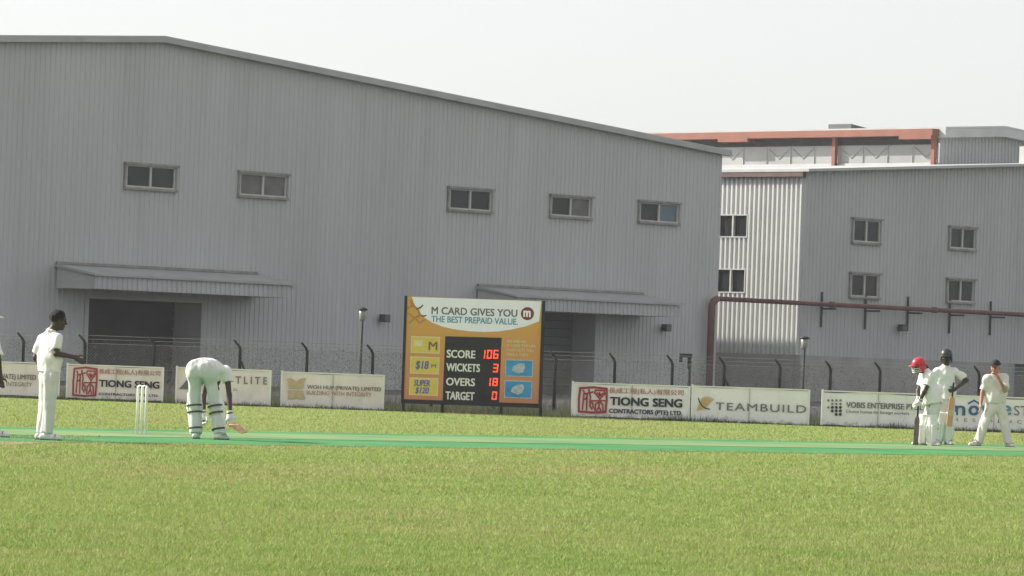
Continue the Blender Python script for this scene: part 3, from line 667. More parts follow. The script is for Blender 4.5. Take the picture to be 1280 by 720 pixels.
# board behind the bending batsman
bd = Board((195, 185), (758, 207), (192, 410), YB, 4.8, (180, 420))
t = sign(bd, 'cream sign with spaced lettering TLITE behind the bending batsman', CREAM, (0, 1), .012, 3)
flat_text('name_lettering', 'TLITE', BINK, t, *bd.box(548, 242, 738, 293), Yt, .02, .0, 1.5)
flat_text('line_lettering', 'LL', BINK, t, *bd.box(538, 312, 562, 330), Yt, .01)
b = MB(); flat_poly(b, [bd((210, 318)), bd((330, 318)), bd((285, 230))], Yt); b.build('triangle_emblem', GINK, t)
# beige figure board
bd = Board((55, 420), (628, 450), (52, 635), YB, 4.5, (340, 370))
t = sign(bd, 'cream sign with beige hourglass emblem left of the scoreboard', CREAM, seed=4)
flat_text('name_lettering', 'WOH HUP (PRIVATE) LIMITED', BINK, t, *bd.box(197, 499, 612, 550), Yt, .02)
flat_text('motto_lettering', 'BUILDING WITH INTEGRITY', RFAD, t, *bd.box(195, 531, 560, 574), Yt, .01)
b = MB(); flat_poly(b, [bd(p) for p in ((82, 462), (106, 458), (120, 470), (138, 478), (158, 462), (190, 460), (178, 492), (174, 518), (90, 514), (94, 490))], Yt)
flat_poly(b, [bd(p) for p in ((90, 526), (174, 530), (178, 556), (188, 580), (164, 582), (140, 572), (116, 580), (88, 580), (94, 556))], Yt); b.build('hourglass_emblem', BEIGE, t)
# second red seal board
bd = Board((130, 495), (655, 515), (125, 648), YB, 3.6, (680, 340))
tiong(bd, 'white TIONG SENG sign with red square seal right of the scoreboard', WHITEB, 5, (155, 512, 284, 637), (293, 519, 628, 561), (297, 561, 622, 612), (293, 614, 622, 653))
# gold leaf board
bd = Board((28, 322), (775, 340), (25, 545), YB, 5.12, (860, 420))
t = sign(bd, 'white TEAMBUILD sign with gold hatched leaf emblem', WHITEB, seed=6)
flat_text('name_lettering', 'TEAMBUILD', GINK, t, *bd.box(176, 425, 757, 487), Yt, .012, 0, 1.15)
b = MB()
for i in range(9):
    u = i / 8; flat_stroke(b, [bd((58 + u * 52, 478 - u * 22)), bd((92 + u * 72, 398 - 12 * math.sin(u * 3.1) + u * 8))], .017, Yt)
b.build('leaf_emblem', GOLD, t)
b = MB(); flat_stroke(b, [bd(p) for p in ((66, 400), (74, 425), (90, 448), (112, 464), (138, 468))], .025, Yt - .002); b.build('leaf_stem', INK, t)
# dotted emblem board
bd = Board((75, 72), (1353, 119), (68, 470), YB, 9.143, (1020, 480))
t = sign(bd, 'white VOBIS ENTERPRISE sign with grid of dark dots', WHITEB, seed=7, amp=.018)
flat_text('name_lettering', 'VOBIS ENTERPRISE PTE LTD', GINK, t, *bd.box(345, 203, 1325, 305), Yt, .035)
flat_text('line_lettering', 'Choice homes for foreign workers', GINK, t, *bd.box(345, 294, 1065, 364), Yt, .015)
for r_, cs in enumerate(((0, 1, 2, 3), (1, 2, 3), (0, 1, 2, 3), (1, 2, 3), (2, 3))):
    for c_ in cs:
        X_, Z_ = bd((140 + c_ * 46, 187 + r_ * 40)); b = MB(); rr = (.028 if r_ < 2 or c_ == 0 else .036)
        flat_poly(b, [(X_ + rr * math.cos(a * math.pi / 5), Z_ + rr * math.sin(a * math.pi / 5)) for a in range(10)], Yt); b.build('dot', GINK if r_ < 2 or c_ == 0 else INK, t)
# blue lettering board
bd = Board((1171, 493), (1312, 498.5), (1170.5, 536.5), YB)
t = sign(bd, 'white RESIDENCES sign with large blue lettering at the far right', WHITEB, seed=8, amp=.018)
Z5 = lambda x, y: (1190 + x / 5.53, 440 + y / 5.53)
def bx5(x0, y0, x1, y1): return bd.box(*Z5(x0, y0), *Z5(x1, y1))
for ch, (a0, a1), m_, bo in (('n', (20, 92), NAVY, .05), ('o', (113, 188), NAVY, .05), ('v', (198, 270), TEAL, .05), ('e', (340, 410), TEAL, .05)):
    flat_text('name_lettering', ch, m_, t, *bx5(a0, 368, a1, 440), Yt, bo)
flat_text('name_lettering', 'STA', GINK, t, *bx5(428, 372, 600, 446), Yt, -.006)
b = MB(); flat_stroke(b, [bd(Z5(112, 356)), bd(Z5(150, 334)), bd(Z5(188, 358))], .04, Yt); b.build('roof_mark', NAVY, t)
flat_text('line_lettering', 'R  E  S  I  D  E  N  C  E  S', GINK, t, *bx5(20, 455, 600, 502), Yt, 0)

# ================================================================== SCOREBOARD
YS = 100.9
sb = Board((80, 46), (815, 70), (68, 606), YS, 4.365, (490, 360))
board = thing('scoreboard', 'tall orange scoreboard showing score 106 in red digits', 'scoreboard', ((sb.x0 + sb.x1) / 2, YS, 0))
BLK = mat('black_frame', (0.02, 0.02, 0.022), 0.6, 0.3, 0.15, 5)
x0, x1, z0, z1 = sb.x0, sb.x1, sb.z0, sb.z1
b = MB(); b.box(x0, x1, YS + .02, YS + .2, z0 - .1, z1); b.build('case', BLK, board)
om = bpy.data.materials.new('orange_print'); om.use_nodes = True; N = om.node_tree.nodes; L = om.node_tree.links; pb_ = N['Principled BSDF']; pb_.inputs['Roughness'].default_value = .55
tc = N.new('ShaderNodeTexCoord'); sx_ = N.new('ShaderNodeSeparateXYZ'); mr = N.new('ShaderNodeMapRange'); mr.inputs[1].default_value = z0; mr.inputs[2].default_value = z1
rp = N.new('ShaderNodeValToRGB'); e = rp.color_ramp.elements; e[0].color = (0.53, 0.21, 0.11, 1); e[1].color = (0.62, 0.35, 0.05, 1)   # the print itself runs from salmon to orange
L.new(tc.outputs['Object'], sx_.inputs[0]); L.new(sx_.outputs[2], mr.inputs[0]); L.new(mr.outputs[0], rp.inputs[0]); L.new(rp.outputs[0], pb_.inputs['Base Color'])
b = MB(); b.box(x0, x1, YS, YS + .018, z0, z1); b.build('print_panel', om, board)
for xa, xb, zb in ((x0 - .065, x0 - .003, z0 - .1), (x1 + .003, x1 + .08, z0 - .1)):
    b = MB(); b.box(xa, xb, YS - .03, YS + .2, zb, z1 + .01); b.build('frame', BLK, board)
b = MB(); b.box(x0, x1, YS - .02, YS + .019, z0 - .1, z0 - .003); b.build('frame', BLK, board)
for px in (504, 553, 626.5, 676):
    xq = at_y(px, 510, YS).x; b = MB(); b.box(xq - .035, xq + .035, YS + .05, YS + .12, 0, z0 - .101); b.build('leg', BLK, board)
Wp = mat('header_white', (0.80, 0.82, 0.92), .5, .3, .03, 3)
y1_ = YS - .004
b = MB(); flat_poly(b, [sb(p) for p in ((105, 49), (812, 72), (800, 181), (730, 208), (650, 226), (580, 236), (500, 240), (420, 236), (330, 224), (270, 210), (215, 188), (170, 158), (135, 118), (115, 80))], y1_); b.build('header', Wp, board)
flat_text('header_lettering', 'M CARD GIVES YOU', GINK, board, *sb.box(213, 102, 681, 158), YS - .008, .03)
flat_text('header_lettering', 'THE BEST PREPAID VALUE.', TEAL, board, *sb.box(213, 151, 684, 201), YS - .008, .02)
cx_, cz_ = sb((736, 139)); DRED = mat('dark_red_print', (0.22, 0.04, 0.045), .6, .3, .1, 5)
b = MB(); flat_poly(b, [(cx_ + .155 * math.cos(a * math.pi / 16), cz_ + .155 * math.sin(a * math.pi / 16)) for a in range(32)], YS - .007); b.build('round_emblem', DRED, board)
flat_text('emblem_lettering', 'm', Wp, board, *sb.box(714, 122, 754, 158), YS - .011, .07)
DOR = mat('dark_orange_print', (0.45, 0.23, 0.06), .6, .3, .1, 5); b = MB()
flat_stroke(b, [sb(p) for p in ((85, 110), (110, 95), (140, 120), (150, 150), (120, 165), (95, 190))], .05, y1_ - .003); flat_stroke(b, [sb(p) for p in ((100, 70), (112, 100))], .06, y1_ - .003); flat_stroke(b, [sb(p) for p in ((90, 140), (120, 165), (150, 190), (175, 175))], .04, y1_ - .0045)
b.build('dancing_motif', DOR, board); b = MB(); flat_stroke(b, [sb(p) for p in ((135, 112), (152, 108), (164, 95))], .03, y1_ - .006); flat_stroke(b, [sb(p) for p in ((160, 152), (172, 154), (182, 150))], .03, y1_ - .006); b.build('dancing_motif', INK, board)
b = MB(); flat_poly(b, [sb(p) for p in ((290, 263), (597, 271), (588, 634), (279, 618))], y1_); b.build('score_panel', BLK, board)
SW = mat('score_white', (0.72, 0.72, 0.70), .5, .3, .04, 5)
for tx, bx_ in (('SCORE', (299, 336, 455, 381)), ('WICKETS', (298, 409, 481, 455)), ('OVERS', (298, 488, 455, 532)), ('TARGET', (296, 563, 453, 609))):
    flat_text('score_lettering', tx, SW, board, *sb.box(bx_[0], bx_[1], bx_[2], bx_[3] + 4), YS - .009, .035)
LED = mat('red_led', (1.0, 0.075, 0.035), .5, .2, 0, emit=.7)
SEG = {'0': 'abcdef', '1': 'bc', '3': 'abcdg', '6': 'acdefg', '8': 'abcdefg'}
def digit(ch, x0, y0, x1, y1):
    a0, a1, c0, c1 = sb.box(x0, y0, x1, y1); w = .042; W = a1 - a0; H = c1 - c0; d = bpy.data.objects.new('digit', None)
    sgs = dict(a=(0, H - w, W, H), g=(0, H / 2 - w / 2, W, H / 2 + w / 2), d=(0, 0, W, w), f=(0, H / 2, w, H), e=(0, 0, w, H / 2), b=(W - w, H / 2, W, H), c=(W - w, 0, W, H / 2))
    b = MB(); g_ = .007; sk = .06
    for k in SEG[ch]:
        p = sgs[k]; y = YS - .010 if k in 'agd' else YS - .0125
        pts = [(p[0] + g_, p[1] + g_), (p[2] - g_, p[1] + g_), (p[2] - g_, p[3] - g_), (p[0] + g_, p[3] - g_)]
        flat_poly(b, [(a0 + u + v * sk, c0 + v) for u, v in pts], y)
    b.build('digit', LED, board)
for ch, bx_ in (('1', (478, 336, 509, 386)), ('0', (516, 335, 545, 387)), ('6', (551, 335, 580, 387)), ('3', (551, 411, 580, 461)), ('1', (512, 488, 541, 536)), ('8', (549, 488, 578, 536)), ('0', (546, 562, 575, 611))):
    digit(ch, *bx_)
YEL = mat('yellow_card', (0.62, 0.50, 0.10), .5, .3, .05, 5); YELE = mat('card_edge', (0.66, 0.58, 0.33), .5, .3, .05, 5); BLU = mat('blue_card', (0.05, 0.27, 0.52), .5, .3, .2, 2.5); PURP = mat('purple_print', (0.13, 0.14, 0.32), .6, .3, .1, 5)
SILV = mat('silver_print', (0.42, 0.47, 0.53), .6, .3, .2, 12)
def card(x0, y0, x1, y1, m_, em):
    a = sb.box(x0, y0, x1, y1); b = MB(); b.box(a[0], a[1], YS - .010, YS - .002, a[2], a[3]); c = b.build('card', em, board, bevel=.0)
    b = MB(); e = .022; b.box(a[0] + e, a[1] - e, YS - .013, YS - .0101, a[2] + e, a[3] - e); b.build('card_face', m_, c); return c
c1_ = card(104, 262, 260, 359, YEL, YELE); flat_text('lettering', 'M', ORANGE, c1_, *sb.box(200, 292, 247, 340), YS - .016, .03)
b = MB(); a = sb.box(118, 285, 168, 318); flat_poly(b, [(a[0], a[2]), (a[1], a[2]), (a[1], a[3]), (a[0], a[3])], YS - .015); b.build('print_mark', YELE, c1_)
c2_ = card(101, 373, 258, 472, YEL, YELE); flat_text('lettering', '$18', PURP, c2_, *sb.box(130, 396, 202, 450), YS - .016, .04, .15)
flat_text('lettering', 'M', BINK, c2_, *sb.box(216, 415, 242, 436), YS - .016, .02)
c3_ = card(98, 487, 254, 589, YEL, YELE); flat_text('lettering', 'SUPER', PURP, c3_, *sb.box(122, 500, 210, 538), YS - .016, .04, .2); flat_text('lettering', '$120', PURP, c3_, *sb.box(130, 540, 205, 582), YS - .016, .04, .2)
for k_, (yy0, yy1, dx) in enumerate(((388, 486, 0), (502, 603, -4))):
    c_ = card(620 + dx, yy0, 770 + dx, yy1, BLU, SILV); b = MB()
    cp = [(655, .62), (662, .40), (690, .25), (722, .22), (728, .45), (715, .72), (690, .78)]
    flat_poly(b, [sb((x_ + dx, yy0 + v * (yy1 - yy0))) for x_, v in cp], YS - .016); b.build('print_mark', SILV, c_)
for k_, (tx, xr) in enumerate((('NO AND ALL', 735), ('M CARD TOP-UPS', 782), ('CARD LETS YOU', 772), ('TAKE A TURN', 742))):
    flat_text('small_lettering', tx, YELE, board, *sb.box(628 - k_ * 2, 280 + k_ * 24, xr, 301 + k_ * 24), YS - .006, .03)

# ================================================================== WICKET, LITTER
wk = thing('wicket', 'white wooden stumps with bails on the pitch beside the bending batsman', 'wicket', (w0.x, w0.y, 0))
STUMP = mat('stump_paint', (0.78, 0.77, 0.72), .5, .4, .06, 8)
for k in (-1, 0, 1):
    p = Vector((w0.x, w0.y, 0)) + PN * (-k * .098); b = MB()
    b.lathe((p.x, p.y, 0.0), [(.019, 0), (.019, .66), (.0185, .695), (.013, .711)], 14); b.build('stump', STUMP, wk, True)
for k in (-.5, .5):
    p = Vector((w0.x, w0.y, .7175)) - PN * (k * .098); b = MB()
    b.tube([p - PN * .055, p - PN * .03, p - PN * .028, p + PN * .028, p + PN * .03, p + PN * .055], [.006, .006, .0105, .0105, .006, .006], 10); b.build('bail', STUMP, wk, True)
def litter(px, py, w, label):
    p = at_ground(px, py); rr = np.random.default_rng(int(px)); b = MB(); n, m_ = 9, 6; vs = []
    for j in range(m_ + 1):
        for i in range(n):
            th = math.pi * j / m_; ph = 2 * math.pi * i / n; r_ = w * (.65 + .5 * rr.random())
            vs.append((p.x + r_ * math.sin(th) * math.cos(ph), p.y + .6 * r_ * math.sin(th) * math.sin(ph), max(.012, w * .32 + .45 * r_ * math.cos(th))))
    fs = [(j * n + i, j * n + (i + 1) % n, (j + 1) * n + (i + 1) % n, (j + 1) * n + i) for j in range(m_) for i in range(n)]
    b.add(vs, fs); o = b.build('litter', WHITEP, loc=(p.x, p.y, 0)); return tag(o, label, 'litter', 'white litter on the boundary grass')
litter(1080, 533.5, .08, 'crumpled white litter on the grass below the dotted sign')
litter(609, 513.5, .07, 'crumpled white litter on the grass under the scoreboard')
litter(684, 518.5, .08, 'crumpled white litter on the grass right of the scoreboard legs')

# ================================================================== PEOPLE
def noise3(p, seed):
    tb = np.random.default_rng(seed).random((32, 32, 32)).astype(np.float32)
    i = np.floor(p).astype(np.int32); f = p - i; f = f * f * (3 - 2 * f); r = 0
    for dx in (0, 1):
        for dy in (0, 1):
            for dz in (0, 1):
                w = (f[..., 0] if dx else 1 - f[..., 0]) * (f[..., 1] if dy else 1 - f[..., 1]) * (f[..., 2] if dz else 1 - f[..., 2])
                r = r + w * tb[(i[..., 0] + dx) % 32, (i[..., 1] + dy) % 32, (i[..., 2] + dz) % 32]
    return r
class Body:
    """a continuous surface grown from blended tapered limbs (distance field, meshed with surface nets)"""
    def __init__(s, h=.009, k=.03): s.h = h; s.k = k; s.pr = []; s.cuts = []; s.ns = []
    def cone(s, a, b, ra, rb, k=None, flat=(False, False), wide=None):
        s.pr.append(('c', np.array(a, float), np.array(b, float), ra, rb, s.k if k is None else k, flat, wide)); return s
    def ell(s, c, axes, r, k=None):
        s.pr.append(('e', np.array(c, float), np.array(axes, float), np.array(r, float), 0, s.k if k is None else k, None, None)); return s
    def cut(s, p, n): s.cuts.append((np.array(p, float), np.array(n, float))); return s       # keeps the side n points away from
    def fold(s, amp, freq, seed): s.ns.append((amp, np.array(freq, float), seed)); return s
    def bbox(s, q):
        if q[0] == 'c':
            r = max(q[3], q[4]) * (q[7][1] if q[7] is not None else 1); return np.minimum(q[1], q[2]) - r, np.maximum(q[1], q[2]) + r
        r = q[3].max(); return q[1] - r, q[1] + r
    def build(s, name, m, parent):
        h = s.h; bbs = [s.bbox(q) for q in s.pr]; lo = np.min([b[0] for b in bbs], 0) - 4 * h; hi = np.max([b[1] for b in bbs], 0) + 4 * h
        n = np.ceil((hi - lo) / h).astype(int) + 1; Fd = np.full(n, .2, np.float32)
        ax = [lo[i] + h * np.arange(n[i]) for i in range(3)]
        for q, (b0, b1) in zip(s.pr, bbs):
            k = q[5]; mg = k + 4 * h
            i0 = np.maximum(0, np.floor((b0 - mg - lo) / h).astype(int)); i1 = np.minimum(n, np.ceil((b1 + mg - lo) / h).astype(int) + 1)
            sl = tuple(slice(i0[j], i1[j]) for j in range(3))
            g = np.stack(np.meshgrid(*[ax[j][sl[j]] for j in range(3)], indexing='ij'), -1)
            if q[0] == 'c':
                a, b, ra, rb, fl, wd = q[1], q[2], q[3], q[4], q[6], q[7]; ba = b - a; Ln = np.linalg.norm(ba) + 1e-9; t = ((g - a) @ ba) / (Ln * Ln); tc = np.clip(t, 0, 1)
                v = g - a - tc[..., None] * ba
                if wd is not None:
                    u = np.array(wd[0], float); u = u - ba * (u @ ba) / (Ln * Ln); u /= np.linalg.norm(u); cu = v @ u; v = v - cu[..., None] * u * (1 - 1 / wd[1])
                d = np.linalg.norm(v, axis=-1) - (ra + (rb - ra) * tc)
                if fl[0]: d = np.maximum(d, -t * Ln)
                if fl[1]: d = np.maximum(d, (t - 1) * Ln)
            else:
                w = (g - q[1]) @ q[2].T; k0 = np.linalg.norm(w / q[3], axis=-1); k1 = np.linalg.norm(w / (q[3] ** 2), axis=-1); d = k0 * (k0 - 1) / np.maximum(k1, 1e-6)
            c = Fd[sl]; hh = np.maximum(k - np.abs(c - d), 0) / k if k > 0 else 0
            Fd[sl] = np.minimum(c, d) - hh * hh * k * .25
        near = np.abs(Fd) < .06
        if s.ns or s.cuts:
            idx = np.nonzero(near) if not s.cuts else np.nonzero(Fd < .06)
            P = lo + h * np.stack(idx, -1); d = Fd[idx]
            for amp, fr, sd_ in s.ns: d = d + amp * (noise3(P * fr + 50, sd_) - .5) * 2
            for p, nn in s.cuts: d = np.maximum(d, (P - p) @ nn)
            Fd[idx] = d
        # surface nets
        ins = Fd < 0; c8 = [(i, j, k) for i in (0, 1) for j in (0, 1) for k in (0, 1)]
        N_ = np.array(Fd.shape) - 1; sub = lambda A, o: A[o[0]:o[0] + N_[0], o[1]:o[1] + N_[1], o[2]:o[2] + N_[2]]
        cnt = sum(sub(ins, o).astype(np.int8) for o in c8); act = (cnt > 0) & (cnt < 8); cells = np.argwhere(act)
        vals = np.stack([Fd[cells[:, 0] + o[0], cells[:, 1] + o[1], cells[:, 2] + o[2]] for o in c8], 1); pos = np.zeros((len(cells), 3)); num = np.zeros(len(cells))
        for a in range(8):
            for b in range(a + 1, 8):
                oa, ob = np.array(c8[a]), np.array(c8[b])
                if np.abs(oa - ob).sum() != 1: continue
                va, vb = vals[:, a], vals[:, b]; x = (va < 0) != (vb < 0); t = np.where(x, va / np.where(x, va - vb, 1), 0)
                pos += np.where(x[:, None], oa + t[:, None] * (ob - oa), 0); num += x
        pos = lo + h * (cells + pos / num[:, None]); vid = np.full(N_, -1, np.int64); vid[tuple(cells.T)] = np.arange(len(cells)); quads = []
        for ax_ in range(3):
            o = [0, 0, 0]; o[ax_] = 1; A = ins[tuple(slice(0, Fd.shape[j] - o[j]) for j in range(3))]; B = ins[tuple(slice(o[j], None) for j in range(3))]
            e = np.argwhere(A != B); u, w = [(1, 2), (2, 0), (0, 1)][ax_]
            e = e[(e[:, u] > 0) & (e[:, w] > 0) & (e[:, u] < N_[u]) & (e[:, w] < N_[w]) & (e[:, ax_] < N_[ax_])]
            fl = A[tuple(e.T)]; q = []
            for du, dw in ((0, 0), (1, 0), (1, 1), (0, 1)):
                c = e.copy(); c[:, u] -= du; c[:, w] -= dw; q.append(vid[tuple(c.T)])
            q = np.stack(q, 1); q[~fl] = q[~fl][:, ::-1]; quads.append(q)
        Q = np.concatenate(quads).astype(np.int32); Q = Q[(Q >= 0).all(1)]
        off = np.array(world_loc(parent)); me = bpy.data.meshes.new(name); me.vertices.add(len(pos)); me.vertices.foreach_set('co', (pos - off).astype(np.float32).ravel())
        me.loops.add(Q.size); me.loops.foreach_set('vertex_index', Q.ravel()); me.polygons.add(len(Q)); me.polygons.foreach_set('loop_start', np.arange(0, Q.size, 4, dtype=np.int32))
        me.polygons.foreach_set('use_smooth', np.ones(len(Q), bool)); me.update(calc_edges=True); me.materials.append(m)
        o_ = bpy.data.objects.new(name, me); COL.objects.link(o_); o_.parent = parent; return o_

def unit(v): v = np.array(v, float); return v / np.linalg.norm(v)
SKIN_D = mat('dark_skin', (0.05, 0.03, 0.022), .5, .4, .12, 20); SKIN_P = mat('pink_skin', (0.40, 0.18, 0.135), .5, .4, .15, 14)
TROUS = mat('white_trousers', (0.58, 0.57, 0.555), .85, .15, .06, 5, bump=.3, bscale=18); CLOTH = mat('cricket_whites', (0.70, 0.69, 0.68), .85, .15, .04, 5, bump=.25, bscale=18); CLOTHC = mat('cream_whites', (0.62, 0.585, 0.545), .85, .15, .05, 5, bump=.25, bscale=18)
TROU_D = mat('dark_trousers', (0.045, 0.045, 0.05), .85, .2, .1, 8); HAIR = mat('black_hair', (0.014, 0.012, 0.011), .75, .25, .3, 60, bump=.8, bscale=120)
SHOE = mat('white_leather', (0.62, 0.62, 0.6), .5, .35, .08, 12); SOLE = mat('dark_sole', (0.06, 0.06, 0.065), .7, .3, .1, 12)
PADM = mat('pad_white', (0.70, 0.69, 0.67), .6, .3, .05, 10); STRAP = mat('grey_strap', (0.075, 0.075, 0.08), .8, .2, .1, 10); GLOVE = mat('glove_white', (0.66, 0.66, 0.63), .7, .25, .06, 20)
HELM = mat('dark_helmet', (0.028, 0.03, 0.034), .4, .4, .15, 6); REDH = mat('red_helmet', (0.50, 0.02, 0.045), .35, .45, .06, 6); EYEM = mat('eye_dark', (0.015, 0.012, 0.01), .25, .5, 0)
LIP = mat('lip', (0.12, 0.045, 0.04), .5, .3, .05, 20); WILLOW = mat('bat_willow', (0.47, 0.26, 0.13), .5, .35, .0, 6, (1, 1, .3), col2=(0.54, 0.34, 0.18)); WILLD = mat('bat_willow_shaded', (0.14, 0.11, 0.09), .5, .35, .2, 6); GRIPM = mat('bat_grip', (0.03, 0.03, 0.03), .7, .3, .2, 30)  # the dark willow tone is shade put into the colour
HATM = mat('white_hat', (0.72, 0.72, 0.68), .8, .2, .04, 6); CAPM = mat('dark_cap', (0.02, 0.02, 0.025), .8, .2, .2, 10)

HS = 1.1                                             # head scale
def head_frame(f, up=(0, 0, 1)):
    f = unit(f); r = unit(np.cross(f, up)); u = np.cross(r, f); return r, f, u
def add_head(B, c, f):
    r, f, u = head_frame(f); A = np.array([r, f, u]) / HS; r, f, u = r * HS, f * HS, u * HS; c = np.array(c, float)
    B.ell(c + u * .03 - f * .008, A, (.074, .094, .088), .01); B.ell(c - u * .045 + f * .022, A, (.058, .066, .07), .03)
    B.cone(c + u * .012 + f * .088, c - u * .024 + f * .104, .009, .015, .012); B.ell(c + u * .03 + f * .075, A, (.055, .02, .012), .015)
    B.ell(c - u * .092 + f * .062, A, (.024, .02, .018), .02); B.ell(c - u * .058 + f * .083, A, (.026, .012, .014), .012)
    for sg in (-1, 1): B.ell(c + r * sg * .076 - u * .012, A, (.009, .018, .03), .006); B.ell(c + r * sg * .04 - u * .03 + f * .06, A, (.02, .02, .02), .02)
def face_bits(parent, c, f, lipm):
    r, f, u = head_frame(f); c = np.array(c, float); A = np.array([r, f, u]); r, f, u = r * HS, f * HS, u * HS
    for sg in (-1, 1): B = Body(.004, .002); B.ell(c + r * sg * .031 + u * .004 + f * .083, A, (.014, .007, .007)); B.build('eye', EYEM, parent)
    B = Body(.004, .002); B.ell(c - u * .06 + f * .092, A, (.024, .006, .006)); B.build('mouth', lipm, parent)
def add_hand(B, w, d, side, curl=.35, s=1.0, fat=1.0, spread=.0):
    """palm, four unequal bent fingers and a thumb from the side of the palm; side points to the thumb, fingers curl towards d x side"""
    w = np.array(w, float); d = unit(d); t = np.array(side, float); t = unit(t - d * (t @ d)); nrm = np.cross(d, t)
    B.cone(w, w + d * .03 * s, .027 * s * fat, .03 * s * fat, .012, (False, False), (t, 1.25))
    B.cone(w + d * .03 * s, w + d * .085 * s, .017 * s * fat, .016 * s * fat, .014, (False, False), (t, 2.3))
    for i, (o, ln) in enumerate(((.030, .072), (.010, .082), (-.011, .077), (-.031, .060))):
        p = w + d * .085 * s + t * o * s; a = 0.0
        for j, fr in enumerate((.45, .32, .23)):
            a += curl * (1.0 if j else .7); q = p + (d * math.cos(a) + nrm * math.sin(a) + t * spread * (o / .03)) * ln * fr * s * 1.05
            B.cone(p, q, (.0102 - .0008 * j) * s * fat, (.0096 - .001 * j) * s * fat, .004); p = q
    p = w + d * .028 * s + t * .03 * s; q = p + (t * .8 + d * .55 + nrm * .25) * .042 * s; B.cone(p, q, .0135 * s * fat, .0115 * s * fat, .01)
    B.cone(q, q + (d * .85 + t * .25 + nrm * .3 * (1 + curl)) * .034 * s, .0115 * s * fat, .009 * s * fat, .005)

